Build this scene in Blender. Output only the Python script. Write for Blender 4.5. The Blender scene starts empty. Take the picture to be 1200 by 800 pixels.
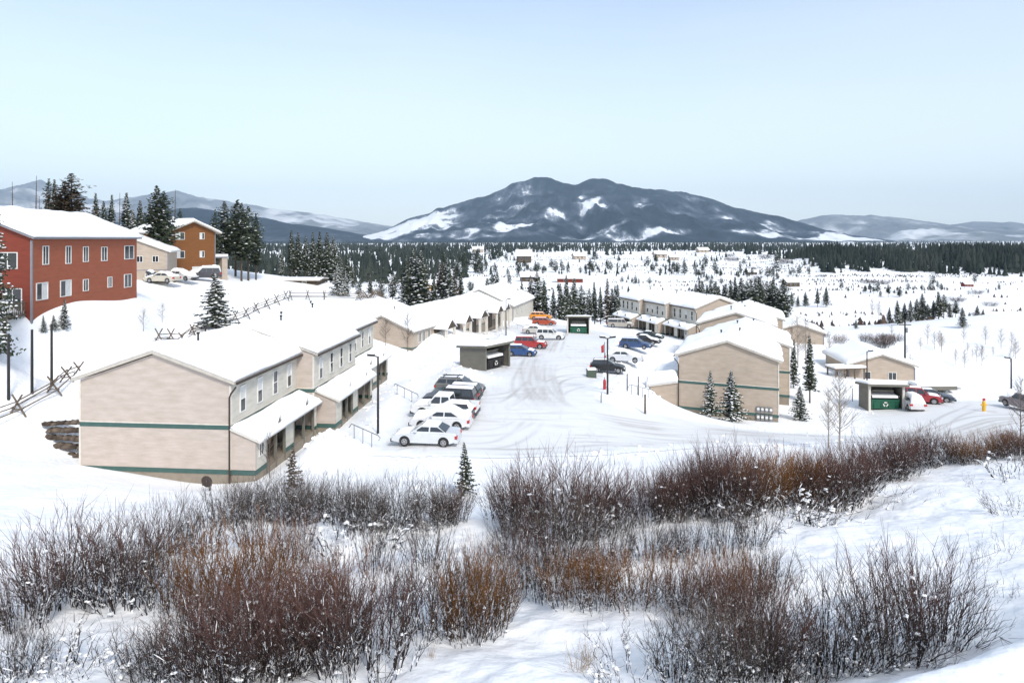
import bpy, math, random
import numpy as np
from mathutils import Vector, Matrix
R = math.radians
rnd = random.Random(7)
SC = bpy.context.scene
COL = SC.collection
F = 750.0; HV = 280.0; CZ = 14.5          # focal length in photo pixels, horizon row, camera height

# ------------------------------------------------------------------ materials
def new_mat(name):
    m = bpy.data.materials.new(name); m.use_nodes = True
    nt = m.node_tree; b = nt.nodes['Principled BSDF']
    return m, nt, b
def noise_mat(name, c1, c2, scale=3.0, rough=.8, spec=.3, bump=0.0, bscale=None, detail=4, metallic=0, stretch=None, lo=.35, hi=.65):
    m, nt, b = new_mat(name)
    tc = nt.nodes.new('ShaderNodeTexCoord'); mp = nt.nodes.new('ShaderNodeMapping')
    nt.links.new(tc.outputs['Object'], mp.inputs['Vector'])
    if stretch: mp.inputs['Scale'].default_value = stretch
    n = nt.nodes.new('ShaderNodeTexNoise'); n.inputs['Scale'].default_value = scale; n.inputs['Detail'].default_value = detail
    nt.links.new(mp.outputs['Vector'], n.inputs['Vector'])
    r = nt.nodes.new('ShaderNodeValToRGB'); e = r.color_ramp.elements
    e[0].position = lo; e[1].position = hi; e[0].color = (*c1, 1); e[1].color = (*c2, 1)
    nt.links.new(n.outputs['Fac'], r.inputs['Fac']); nt.links.new(r.outputs['Color'], b.inputs['Base Color'])
    b.inputs['Roughness'].default_value = rough; b.inputs['Metallic'].default_value = metallic
    b.inputs['Specular IOR Level'].default_value = spec
    if bump:
        n2 = nt.nodes.new('ShaderNodeTexNoise'); n2.inputs['Scale'].default_value = bscale or scale*4; n2.inputs['Detail'].default_value = 4
        nt.links.new(mp.outputs['Vector'], n2.inputs['Vector'])
        bp = nt.nodes.new('ShaderNodeBump'); bp.inputs['Strength'].default_value = 1; bp.inputs['Distance'].default_value = bump
        nt.links.new(n2.outputs['Fac'], bp.inputs['Height']); nt.links.new(bp.outputs['Normal'], b.inputs['Normal'])
    return m
def siding_mat(name, c, pitch=.18, depth=.012, vert=False, rough=.7, var=.2):
    m, nt, b = new_mat(name)
    tc = nt.nodes.new('ShaderNodeTexCoord'); sp = nt.nodes.new('ShaderNodeSeparateXYZ')
    nt.links.new(tc.outputs['Object'], sp.inputs[0])
    d = nt.nodes.new('ShaderNodeMath'); d.operation = 'DIVIDE'; d.inputs[1].default_value = pitch
    nt.links.new(sp.outputs['X' if vert else 'Z'], d.inputs[0])
    fr = nt.nodes.new('ShaderNodeMath'); fr.operation = 'FRACT'; nt.links.new(d.outputs[0], fr.inputs[0])
    n = nt.nodes.new('ShaderNodeTexNoise'); n.inputs['Scale'].default_value = .9; n.inputs['Detail'].default_value = 6
    mp = nt.nodes.new('ShaderNodeMapping'); mp.inputs['Scale'].default_value = (1, 1, 3.5)
    nt.links.new(tc.outputs['Object'], mp.inputs[0]); nt.links.new(mp.outputs[0], n.inputs['Vector'])
    r = nt.nodes.new('ShaderNodeValToRGB'); e = r.color_ramp.elements
    e[0].position = .3; e[1].position = .7
    e[0].color = (c[0]*(1-var), c[1]*(1-var), c[2]*(1-var*1.2), 1); e[1].color = (*c, 1)
    nt.links.new(n.outputs['Fac'], r.inputs['Fac'])
    lt = nt.nodes.new('ShaderNodeMath'); lt.operation = 'GREATER_THAN'; lt.inputs[1].default_value = .1
    nt.links.new(fr.outputs[0], lt.inputs[0])
    mx = nt.nodes.new('ShaderNodeMix'); mx.data_type = 'RGBA'
    nt.links.new(lt.outputs[0], mx.inputs['Factor'])
    mx.inputs['A'].default_value = (c[0]*.93, c[1]*.925, c[2]*.92, 1); nt.links.new(r.outputs['Color'], mx.inputs['B'])
    nt.links.new(mx.outputs['Result'], b.inputs['Base Color'])
    bp = nt.nodes.new('ShaderNodeBump'); bp.inputs['Distance'].default_value = depth
    nt.links.new(fr.outputs[0], bp.inputs['Height']); nt.links.new(bp.outputs['Normal'], b.inputs['Normal'])
    b.inputs['Roughness'].default_value = rough
    return m
def plain(name, c, rough=.6, metallic=0, spec=.5, coat=0):
    m = noise_mat(name, tuple(x*.86 for x in c), c, 2.5, rough, spec, metallic=metallic)
    if coat: m.node_tree.nodes['Principled BSDF'].inputs['Coat Weight'].default_value = coat
    return m
MAT = {}
MAT['snow'] = noise_mat('snow', (.855,.86,.87), (.91,.91,.91), .35, .75, .2, .10, 2.2)
MAT['roofsnow'] = noise_mat('roof_snow', (.87,.872,.88), (.91,.91,.91), .6, .75, .2, .07, 1.8)
MAT['clump'] = noise_mat('snow_clump', (.85,.855,.865), (.91,.91,.91), 4, .8, .2)
MAT['tan'] = siding_mat('tan_siding', (.53,.452,.40), .2, .005)
MAT['tan2'] = siding_mat('warm_tan_siding', (.45,.37,.30), .2, .005)
MAT['cream'] = siding_mat('cream_siding', (.62,.585,.52), .2)
MAT['trim'] = plain('cream_trim', (.66,.62,.55), .6)
MAT['olive'] = plain('olive_post', (.16,.155,.125), .7)
MAT['green'] = plain('green_band', (.045,.105,.092), .6)
MAT['fascia'] = plain('fascia', (.50,.46,.40), .6)
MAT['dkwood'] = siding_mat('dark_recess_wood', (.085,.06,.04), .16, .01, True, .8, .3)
MAT['brown'] = plain('dark_brown_metal', (.045,.028,.022), .45)
MAT['white'] = plain('white_frame', (.75,.74,.71), .5)
MAT['glass'] = plain('window_glass', (.025,.03,.035), .08, 0, .8)
MAT['blind'] = plain('window_blind', (.62,.62,.60), .5)
MAT['found'] = plain('foundation', (.27,.23,.18), .9)
MAT['red'] = siding_mat('red_siding', (.33,.085,.036), .25)
MAT['redd'] = siding_mat('deep_red_siding', (.20,.032,.014), .25)
MAT['redbrown'] = siding_mat('orange_brown_siding', (.20,.072,.014), .25)
MAT['beige'] = siding_mat('beige_siding', (.45,.37,.30), .25)
MAT['grey'] = plain('grey_trim', (.22,.22,.24), .6)
MAT['wood'] = noise_mat('weathered_wood', (.10,.075,.055), (.19,.15,.115), 5, .85, .2, .01)
MAT['ywood'] = plain('raw_plywood', (.52,.34,.13), .8)
MAT['dark'] = plain('dark_steel', (.03,.028,.028), .5, .3)
MAT['galv'] = plain('galvanised_steel', (.30,.30,.30), .45, .6)
MAT['rock'] = noise_mat('rock', (.05,.038,.03), (.17,.13,.10), 2, .9, .2, .05)
MAT['binGreen'] = plain('dumpster_green', (.01,.10,.055), .5)
MAT['enc'] = siding_mat('enclosure_boards', (.17,.16,.135), .2, .01, True)
MAT['tyre'] = plain('tyre', (.02,.02,.02), .85)
MAT['rim'] = plain('rim', (.42,.42,.43), .35, .6)
MAT['redlamp'] = plain('red_lens', (.45,.02,.02), .25)
MAT['clearlamp'] = plain('clear_lens', (.6,.6,.58), .2)
MAT['chrome'] = plain('bumper_plastic', (.05,.05,.055), .5)
MAT['barkd'] = noise_mat('conifer_bark', (.05,.038,.03), (.12,.09,.07), 6, .9, .2)
MAT['needle'] = noise_mat('needles', (.030,.042,.026), (.075,.088,.055), 1.2, .8, .2)
MAT['needleb'] = noise_mat('browned_needles', (.045,.036,.024), (.10,.07,.045), 1.2, .8, .2)
MAT['aspen'] = noise_mat('pale_bark', (.20,.16,.13), (.42,.37,.32), 5, .85, .2)
MAT['twigbrown'] = noise_mat('bare_twig', (.09,.065,.05), (.18,.13,.10), 5, .85, .2)
MAT['straw'] = noise_mat('dry_grass', (.22,.15,.09), (.42,.33,.24), 4, .9, .1)
MAT['yellow'] = plain('yellow_paint', (.75,.42,.02), .5)
MAT['hred'] = plain('red_paint', (.42,.03,.03), .5)
MAT['brush'] = noise_mat('valley_brush', (.045,.032,.026), (.14,.10,.075), .03, .9, .1)
MAT['forest'] = noise_mat('far_needles', (.016,.024,.020), (.045,.052,.042), .02, .9, .1)
MAT['utilgreen'] = plain('utility_box_green', (.06,.085,.06), .6)

def lot_mat():
    m, nt, b = new_mat('packed_snow')
    tc = nt.nodes.new('ShaderNodeTexCoord')
    def nz(scale, stretch, rot=0, detail=6):
        mp = nt.nodes.new('ShaderNodeMapping'); mp.inputs['Scale'].default_value = stretch; mp.inputs['Rotation'].default_value = (0,0,R(rot))
        nt.links.new(tc.outputs['Object'], mp.inputs[0])
        n = nt.nodes.new('ShaderNodeTexNoise'); n.inputs['Scale'].default_value = scale; n.inputs['Detail'].default_value = detail
        n.inputs['Roughness'].default_value = .6
        nt.links.new(mp.outputs[0], n.inputs['Vector']); return n
    a = nz(.9, (.25,1.6,1), 12); c = nz(.12, (1,1,1)); d = nz(1.3, (1.2,.22,1), -12)
    def ramp(n, p0, p1, c0, c1):
        r = nt.nodes.new('ShaderNodeValToRGB'); e = r.color_ramp.elements
        e[0].position = p0; e[1].position = p1; e[0].color = c0; e[1].color = c1
        nt.links.new(n.outputs['Fac'], r.inputs['Fac']); return r
    ra = ramp(a, .50, .66, (0,0,0,1), (1,1,1,1)); rd = ramp(d, .53, .70, (0,0,0,1), (1,1,1,1)); rc = ramp(c, .42, .64, (.12,.12,.12,1), (1,1,1,1))
    mx = nt.nodes.new('ShaderNodeMath'); mx.operation = 'MAXIMUM'
    nt.links.new(ra.outputs[0], mx.inputs[0]); nt.links.new(rd.outputs[0], mx.inputs[1])
    mu = nt.nodes.new('ShaderNodeMath'); mu.operation = 'MULTIPLY'
    nt.links.new(mx.outputs[0], mu.inputs[0]); nt.links.new(rc.outputs[0], mu.inputs[1])
    mm = nt.nodes.new('ShaderNodeMix'); mm.data_type = 'RGBA'
    mm.inputs['A'].default_value = (.74,.74,.735,1); mm.inputs['B'].default_value = (.42,.39,.36,1)
    ta = nt.nodes.new('ShaderNodeAttribute'); ta.attribute_name = 'track'; t2 = nt.nodes.new('ShaderNodeMath'); t2.operation = 'MULTIPLY'; t2.inputs[1].default_value = .85; nt.links.new(ta.outputs['Fac'], t2.inputs[0])
    t3 = nt.nodes.new('ShaderNodeMath'); t3.operation = 'MAXIMUM'; mu2 = nt.nodes.new('ShaderNodeMath'); mu2.operation = 'MULTIPLY'; mu2.inputs[1].default_value = .6; nt.links.new(mu.outputs[0], mu2.inputs[0]); nt.links.new(mu2.outputs[0], t3.inputs[0]); nt.links.new(t2.outputs[0], t3.inputs[1]); mu = t3
    ea = nt.nodes.new('ShaderNodeAttribute'); ea.attribute_name = 'edge'; me_ = nt.nodes.new('ShaderNodeMix'); me_.data_type = 'RGBA'; me_.inputs['A'].default_value = (.86,.87,.89,1)
    nt.links.new(ea.outputs['Fac'], me_.inputs['Factor']); nt.links.new(mm.outputs['Result'], me_.inputs['B'])
    nt.links.new(mu.outputs[0], mm.inputs['Factor']); nt.links.new(me_.outputs['Result'], b.inputs['Base Color'])
    b.inputs['Roughness'].default_value = .7
    bp = nt.nodes.new('ShaderNodeBump'); bp.inputs['Distance'].default_value = .05
    nt.links.new(a.outputs['Fac'], bp.inputs['Height']); nt.links.new(bp.outputs['Normal'], b.inputs['Normal'])
    return m
MAT['lot'] = lot_mat()
def attr_mat(name, attr, stops, rough=.85, nscale=4.0, namp=.3, nrough=.5, mscale=None):
    m, nt, b = new_mat(name)
    at = nt.nodes.new('ShaderNodeAttribute'); at.attribute_name = attr
    tc = nt.nodes.new('ShaderNodeTexCoord'); n = nt.nodes.new('ShaderNodeTexNoise'); n.inputs['Scale'].default_value = nscale; n.inputs['Detail'].default_value = 7; n.inputs['Roughness'].default_value = nrough
    if mscale:
        mp = nt.nodes.new('ShaderNodeMapping'); mp.inputs['Scale'].default_value = mscale; nt.links.new(tc.outputs['Object'], mp.inputs[0]); nt.links.new(mp.outputs[0], n.inputs['Vector'])
    else: nt.links.new(tc.outputs['Object'], n.inputs['Vector'])
    s = nt.nodes.new('ShaderNodeMath'); s.operation = 'MULTIPLY_ADD'; s.inputs[1].default_value = namp; 
    nt.links.new(n.outputs['Fac'], s.inputs[0])
    s2 = nt.nodes.new('ShaderNodeMath'); s2.operation = 'SUBTRACT'; s2.inputs[1].default_value = namp*.5
    nt.links.new(at.outputs['Fac'], s2.inputs[0]); nt.links.new(s2.outputs[0], s.inputs[2])
    r = nt.nodes.new('ShaderNodeValToRGB'); els = r.color_ramp.elements
    while len(els) < len(stops): els.new(.5)
    for e, (p, c) in zip(els, stops): e.position = p; e.color = (*c, 1)
    nt.links.new(s.outputs[0], r.inputs['Fac']); nt.links.new(r.outputs['Color'], b.inputs['Base Color'])
    b.inputs['Roughness'].default_value = rough; b.inputs['Specular IOR Level'].default_value = .15
    return m
# twigs: old wood at the base, the year's coloured shoots at the tips
def twig_mat(name, stops):
    m = attr_mat(name, 'tip', stops); nt = m.node_tree; b = nt.nodes['Principled BSDF']; src = b.inputs['Base Color'].links[0].from_socket
    tc = nt.nodes.new('ShaderNodeTexCoord'); n = nt.nodes.new('ShaderNodeTexNoise'); n.inputs['Scale'].default_value = 5.5; n.inputs['Detail'].default_value = 3
    nt.links.new(tc.outputs['Object'], n.inputs['Vector']); at = nt.nodes.new('ShaderNodeAttribute'); at.attribute_name = 'tip'
    k = nt.nodes.new('ShaderNodeMath'); k.operation = 'MULTIPLY_ADD'; k.inputs[1].default_value = -.16; nt.links.new(at.outputs['Fac'], k.inputs[0]); nt.links.new(n.outputs['Fac'], k.inputs[2])
    g = nt.nodes.new('ShaderNodeMath'); g.operation = 'GREATER_THAN'; g.inputs[1].default_value = .555; nt.links.new(k.outputs[0], g.inputs[0])
    mx = nt.nodes.new('ShaderNodeMix'); mx.data_type = 'RGBA'; nt.links.new(g.outputs[0], mx.inputs['Factor']); nt.links.new(src, mx.inputs['A']); mx.inputs['B'].default_value = (.84,.85,.87,1)
    nt.links.new(mx.outputs['Result'], b.inputs['Base Color']); return m     # clinging snow
MAT['wgrey'] = twig_mat('willow_grey', [(0,(.022,.019,.018)),(.5,(.048,.040,.036)),(1,(.15,.115,.095))])
MAT['wred'] = twig_mat('willow_red', [(0,(.022,.018,.017)),(.5,(.05,.033,.029)),(1,(.15,.078,.064))])
MAT['worange'] = twig_mat('willow_orange', [(0,(.024,.019,.016)),(.42,(.078,.038,.016)),(1,(.24,.105,.030))])
MAT['mount'] = attr_mat('forested_mountain', 'snowy', [(0,(.006,.014,.022)),(.28,(.020,.032,.045)),(.44,(.070,.086,.11)),(.54,(.20,.22,.25)),(.64,(.74,.76,.79))], nscale=.011, namp=.85, nrough=.72, mscale=(1,.35,.55))
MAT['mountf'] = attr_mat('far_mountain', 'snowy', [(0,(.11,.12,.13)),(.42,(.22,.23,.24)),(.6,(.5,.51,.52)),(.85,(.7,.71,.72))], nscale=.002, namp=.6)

# ------------------------------------------------------------------ helpers
def tag(o, label=None, cat=None, group=None, kind=None):
    if label: o['label'] = label
    if cat: o['category'] = cat
    if group: o['group'] = group
    if kind: o['kind'] = kind
    return o
def empty(name, loc, rz=0, label=None, cat=None, group=None, s=1):
    o = bpy.data.objects.new(name, None); COL.objects.link(o); o.location = loc; o.rotation_euler = (0,0,rz)
    o.scale = (s,s,s); o.empty_display_size = .2
    return tag(o, label, cat, group)
class MB:
    def __init__(s): s.v = []; s.f = []; s.m = []
    def add(s, vs, fs, mi=0):
        k = len(s.v); s.v += [tuple(p) for p in vs]; s.f += [tuple(i+k for i in f) for f in fs]; s.m += [mi]*len(fs)
    def box(s, x0, x1, y0, y1, z0, z1, mi=0):
        s.add([(x0,y0,z0),(x1,y0,z0),(x1,y1,z0),(x0,y1,z0),(x0,y0,z1),(x1,y0,z1),(x1,y1,z1),(x0,y1,z1)],
              [(0,3,2,1),(4,5,6,7),(0,1,5,4),(1,2,6,5),(2,3,7,6),(3,0,4,7)], mi)
    def prism(s, poly, ext, mi=0, mend=None):
        n = len(poly); e = Vector(ext); P = [Vector(p) for p in poly]
        k = len(s.v); s.v += [tuple(p) for p in P]+[tuple(p+e) for p in P]
        s.f.append(tuple(k+i for i in range(n))); s.m.append(mi if mend is None else mend)
        s.f.append(tuple(k+n+i for i in reversed(range(n)))); s.m.append(mi if mend is None else mend)
        for i in range(n):
            j = (i+1) % n; s.f.append((k+i, k+n+i, k+n+j, k+j)); s.m.append(mi)
    def tube(s, pts, rads, n=6, mi=0, cap=True):
        P = [Vector(p) for p in pts]; k = len(s.v)
        for i, p in enumerate(P):
            d = (P[min(i+1,len(P)-1)]-P[max(i-1,0)]).normalized()
            a = d.cross(Vector((0,0,1)) if abs(d.z) < .9 else Vector((1,0,0))).normalized(); b = d.cross(a)
            r = rads[i] if hasattr(rads, '__len__') else rads
            for j in range(n):
                t = 2*math.pi*j/n; s.v.append(tuple(p+a*math.cos(t)*r+b*math.sin(t)*r))
        for i in range(len(P)-1):
            for j in range(n):
                s.f.append((k+i*n+j, k+i*n+(j+1)%n, k+(i+1)*n+(j+1)%n, k+(i+1)*n+j)); s.m.append(mi)
        if cap and n > 2:
            s.f.append(tuple(k+j for j in range(n))); s.m.append(mi)
            e = k+(len(P)-1)*n; s.f.append(tuple(e+j for j in range(n))); s.m.append(mi)
    def blob(s, c, r, rz=None, mi=0, rr=rnd, jit=.25):
        # irregular lump: 2-ring squashed sphere
        rz = rz or r; k = len(s.v); n = 6
        s.v.append((c[0], c[1], c[2]+rz))
        for h, q in ((.45,.85),(-.35,.95)):
            for j in range(n):
                t = 2*math.pi*j/n+h; g = r*q*(1+rr.uniform(-jit,jit)); s.v.append((c[0]+g*math.cos(t), c[1]+g*math.sin(t), c[2]+h*rz))
        s.v.append((c[0], c[1], c[2]-rz*.7))
        for j in range(n):
            j2 = (j+1) % n
            s.f += [(k, k+1+j, k+1+j2), (k+1+j, k+7+j, k+7+j2, k+1+j2), (k+7+j, k+13, k+7+j2)]; s.m += [mi]*3
    def build(s, name, mats, parent=None, smooth=False, label=None):
        me = bpy.data.meshes.new(name); me.from_pydata(s.v, [], s.f)
        if not isinstance(mats, (list, tuple)): mats = [mats]
        for m in mats: me.materials.append(MAT[m] if isinstance(m, str) else m)
        me.polygons.foreach_set('material_index', s.m)
        if smooth: me.polygons.foreach_set('use_smooth', [True]*len(s.f))
        me.update()
        o = bpy.data.objects.new(name, me); COL.objects.link(o)
        if parent: o.parent = parent
        if label: o['label'] = label
        return o
def np_mesh(name, v, f, mats, parent=None, smooth=True, mi=None, attr=None):
    me = bpy.data.meshes.new(name); v = np.asarray(v, dtype=np.float32); f = np.asarray(f, dtype=np.int32)
    k = f.shape[1]
    me.vertices.add(len(v)); me.vertices.foreach_set('co', v.ravel())
    me.loops.add(f.size); me.loops.foreach_set('vertex_index', f.ravel())
    me.polygons.add(len(f)); me.polygons.foreach_set('loop_start', np.arange(0, f.size, k, dtype=np.int32))
    me.polygons.foreach_set('loop_total', np.full(len(f), k, dtype=np.int32))
    for m in (mats if isinstance(mats, (list,tuple)) else [mats]): me.materials.append(MAT[m])
    if mi is not None: me.polygons.foreach_set('material_index', np.asarray(mi, dtype=np.int32))
    me.polygons.foreach_set('use_smooth', np.full(len(f), smooth))
    if attr:
        for an, av in attr.items():
            a = me.attributes.new(an, 'FLOAT', 'POINT'); a.data.foreach_set('value', np.asarray(av, dtype=np.float32))
    me.update(calc_edges=True); me.validate()
    o = bpy.data.objects.new(name, me); COL.objects.link(o)
    if parent: o.parent = parent
    return o
def copy_tree(o, parent=None):
    c = o.copy(); COL.objects.link(c); c.parent = parent
    for ch in o.children: copy_tree(ch, c)
    return c
ORD = ['first','second','third','fourth','fifth','sixth','seventh','eighth','ninth','tenth','eleventh','twelfth','thirteenth','fourteenth','fifteenth','sixteenth','seventeenth','eighteenth','nineteenth','twentieth','twenty-first','twenty-second','twenty-third','twenty-fourth','twenty-fifth','twenty-sixth','twenty-seventh','twenty-eighth','twenty-ninth','thirtieth']
def sstep(a, b, x):
    t = np.clip((x-a)/(b-a), 0, 1); return t*t*(3-2*t)
def vnoise(x, y, seed=0):
    xi = np.floor(x).astype(np.int64); yi = np.floor(y).astype(np.int64); fx = x-xi; fy = y-yi
    fx = fx*fx*(3-2*fx); fy = fy*fy*(3-2*fy)
    def h(a, b):
        n = (a*374761393+b*668265263+seed*1442695041) & 0xffffffff
        n = ((n ^ (n >> 13))*1274126177) & 0xffffffff
        return ((n ^ (n >> 16)) & 0xffff)/65535.0
    return (h(xi,yi)*(1-fx)+h(xi+1,yi)*fx)*(1-fy)+(h(xi,yi+1)*(1-fx)+h(xi+1,yi+1)*fx)*fy
def fbm(x, y, sc, oc=4, seed=0):
    x = np.asarray(x, float)/sc; y = np.asarray(y, float)/sc; t = 0; a = .5
    for i in range(oc): t = t+a*(vnoise(x, y, seed+i)-.5); x = x*2.03+11.7; y = y*2.03+5.3; a *= .5
    return t*2

# ------------------------------------------------------------------ terrain
def pt(u, v, Y): return ((u-600)/F*Y, Y, CZ-(v-HV)/F*Y)
CP = [pt(*a) for a in [
 (0,800,12.5),(150,800,12.5),(400,800,12.5),(600,800,12),(850,800,11.5),
 (0,740,15),(300,740,15.5),(600,740,15),(850,740,14.5),
 (0,690,18.5),(300,690,18.5),(600,690,18),(850,690,17.5),
 (0,640,23),(300,640,23.5),(600,640,22.5),(850,640,22),
 (0,600,28.5),(200,600,30),(400,600,29),(600,600,28),(850,600,27),
 (0,560,35),(120,562,37),(225,572,40),(350,575,36),(450,565,36),(600,565,34.5),(750,560,34),(900,555,35),
 (1000,700,17),(1150,700,15.5),(1000,640,21.5),(1150,640,20),(1000,590,29),(1150,590,27),(1190,540,36),(1050,545,39),
 (1150,515,48),(1150,490,64),
 (37,372,55),(160,346,73.5),(0,392,50),(100,358,62),(100,400,58),(100,440,52),(30,465,52),(60,490,47),(20,520,43),
 (200,330,95),(250,330,100),(200,360,82),(200,395,74),(250,385,78),(300,362,92),(340,352,100),(300,335,115),(400,352,112),
 (470,355,118),(400,335,135),(330,390,88),(420,375,95),(460,385,95),(480,372,120),(250,318,125),(330,328,130),
 (1130,395,125),(1200,360,130),(1060,405,120),(1070,438,100),(1180,430,105),(1200,400,115)]]
CP += [(-6,5,8.3),(0,7,8.2),(5,9,7.6),(12,10,7.4),(-17.97,40.3,-1.0),(-28.2,41.2,-.1),(-30,50,.6),(-29,60,.8),(-28,72,.5),(-22,78,0),
 (-14,45,-.9),(-13.5,52,-.9),(-13,60,-.95),(-12.5,70,-1.1),(-8,44,0),(0,44,0),(8,45,-.2),(-9.5,55,-.3),(0,55,-.3),(7,55,-.4),(-9,68,-.8),(0,68,-.8),(9,68,-.9),
 (-6,85,-1.4),(3,85,-1.4),(12.5,85,-1.5),(-2,105,-2.1),(8,105,-2.1),(18,105,-2.6),(2,128,-2.9),(12,128,-3),(20,128,-4),
 (5,145,-4.5),(15,148,-5),(-15,130,-2.5),(-12,150,-4),(-14,90,-1.6),(-24,93,-.8),(-5,112,-2.3),(-12,120,-1.8),
 (24.5,142,-4.5),(34,118,-4.5),(44,123,-5),(36,147,-5.5),(28.6,97.7,-4.3),(38,94,-4.7),(35,113,-4.6),(45,110,-5),
 (18.5,71.3,-4.5),(28.4,67.4,-4.8),(27,89.4,-4.3),(37,85,-5),(14,76,-2.0),(13.5,67,-1.3),(19,60,-2.7),(28,60,-3.8),(36,62,-4.6),(43,73,-5),(50,77,-5),(60,75,-5),(60,60,-3.5),
 (12,50,-1),(20,54,-2.1),(30,56,-3),(42,60,-4),(52,96,-6),(60,96,-6.2),
 (-60,55,10),(-60,75,11),(-80,100,13),(-90,60,13),(-40,20,6),(-60,30,8),(-25,12,6.5),(40,20,5),(60,40,3),(90,60,-2),(120,100,-2),(110,140,2),(-100,150,14),(0,170,-6),(60,165,-8)]
CPa = np.array(CP)
def _phi(r2): return np.where(r2 > 1e-12, .5*r2*np.log(np.maximum(r2, 1e-12)), 0)
def _tps():
    P = CPa[:, :2]/30; n = len(P)
    K = _phi(((P[:,None]-P[None])**2).sum(-1))+np.eye(n)*.004
    A = np.zeros((n+3, n+3)); A[:n,:n] = K; A[:n,n] = 1; A[:n,n+1:] = P; A[n,:n] = 1; A[n+1:,:n] = P.T
    b = np.zeros(n+3); b[:n] = CPa[:,2]
    return P, np.linalg.solve(A, b)
TP, TW = _tps()
def tps(x, y):
    sh = np.shape(x); x = np.ravel(x)/30; y = np.ravel(y)/30; out = np.empty(len(x)); n = len(TP)
    for i in range(0, len(x), 20000):
        xx = x[i:i+20000]; yy = y[i:i+20000]
        r2 = (xx[:,None]-TP[None,:,0])**2+(yy[:,None]-TP[None,:,1])**2
        out[i:i+20000] = _phi(r2)@TW[:n]+TW[n]+TW[n+1]*xx+TW[n+2]*yy
    return out.reshape(sh)
BUMPS = [(-12.8,44.3,1.9,1.9,2.6),(-11.5,60,.5,2.0,9),(-5.5,70,1.1,3.0,3.2),(-8.5,76,.9,2.5,4),(13.6,71,.8,2.0,5),(10.5,62,.7,2.2,3),(14,82,.9,2,5),(15.5,92,.9,2.0,5),(18,102,.9,2,5),
         (-9,86,.9,2.0,5),(-5,97,.8,1.8,6),(-1,112,.9,1.8,6),(4,139,1.5,9,2.2),(60,84,1.5,7,3),(70,80,1.2,7,4),(-33.5,46,1.3,3.2,3),(-36,36,.6,5,4)]
LOTPX = None
def Z(x, y):
    x = np.asarray(x, float); y = np.asarray(y, float)
    r = np.hypot(x, y)
    z = tps(np.clip(x, -100, 120), np.clip(y, -10, 165))
    z = z+np.clip(np.abs(x)-100, 0, 300)*0.02
    for bx, by, a, sx, sy in BUMPS: z = z+a*np.exp(-((x-bx)/sx)**2-((y-by)/sy)**2)
    # hummocks under the willows
    hm = sstep(41, 33, y)*sstep(6, 12, y)*(.35+.65*sstep(-30, -10, x)*sstep(12, 4, x-.45*y))
    z = z+hm*.55*fbm(x, y, 3.2, 4, 3)
    z = z+.12*fbm(x, y, 9, 3, 9)*sstep(20, 60, np.abs(x-2)+8)
    # flat shoulder the photographer stands on
    nx, ny = -.384, .923
    s = -((x-2.77)*nx+(y-5.2)*ny)+.12*fbm(x, y, 1.5, 3, 5)
    wb = sstep(-1.4, .25, s); z = z*(1-wb)+(10.9+.04*fbm(x, y, .8, 3, 6))*wb
    # the valley
    zv = -21+3*fbm(x, y, 320, 4, 21)*sstep(200, 500, r)+1.2*fbm(x, y, 60, 3, 22)
    ang = x/np.maximum(y, 1)
    zv = zv+13*np.exp(-((y-900)/170)**2)*sstep(.36, .52, ang)       # wooded rise on the right
    zv = zv+8*np.exp(-((y-650)/140)**2)*sstep(-.2, -.5, ang)
    w = sstep(140, 290, r)
    return z*(1-w)+zv*w
def Zf(x, y): return float(Z(np.array([x]), np.array([y]))[0])
def gp(u, v, y0=8.0, y1=6000.0):
    ys = np.concatenate([np.linspace(y0, 200, 1500), np.geomspace(200.5, y1, 1500)]); ys = ys[ys >= y0]
    x = (u-600)/F*ys; zr = CZ-(v-HV)/F*ys; d = zr-Z(x, ys)
    k = np.where(d < 0)[0]
    if len(k) == 0: Y = ys[-1]
    else:
        i = k[0]
        if i == 0: Y = ys[0]
        else: t = d[i-1]/(d[i-1]-d[i]); Y = ys[i-1]+t*(ys[i]-ys[i-1])
    return Vector(((u-600)/F*Y, Y, Zf((u-600)/F*Y, Y)))
def at(u, Y): x = (u-600)/F*Y; return Vector((x, Y, Zf(x, Y)))
def build_ground():
    na, nr = 760, 760
    a = np.linspace(R(-68), R(68), na); r = np.concatenate([np.linspace(1.5, 9, 60), np.geomspace(9.1, 150, 470), np.geomspace(150.5, 17200, nr-530)])
    A, RR = np.meshgrid(a, r); x = RR*np.sin(A); y = RR*np.cos(A)-1.5
    z = Z(x, y)
    v = np.stack([x, y, z], -1).reshape(-1, 3)
    i = np.arange(nr-1)[:,None]*na+np.arange(na-1)[None]
    f = np.stack([i, i+1, i+na+1, i+na], -1).reshape(-1, 4)
    o = np_mesh('snowy_ground', v, f, 'snow'); tag(o, kind='structure')
build_ground()
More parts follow.
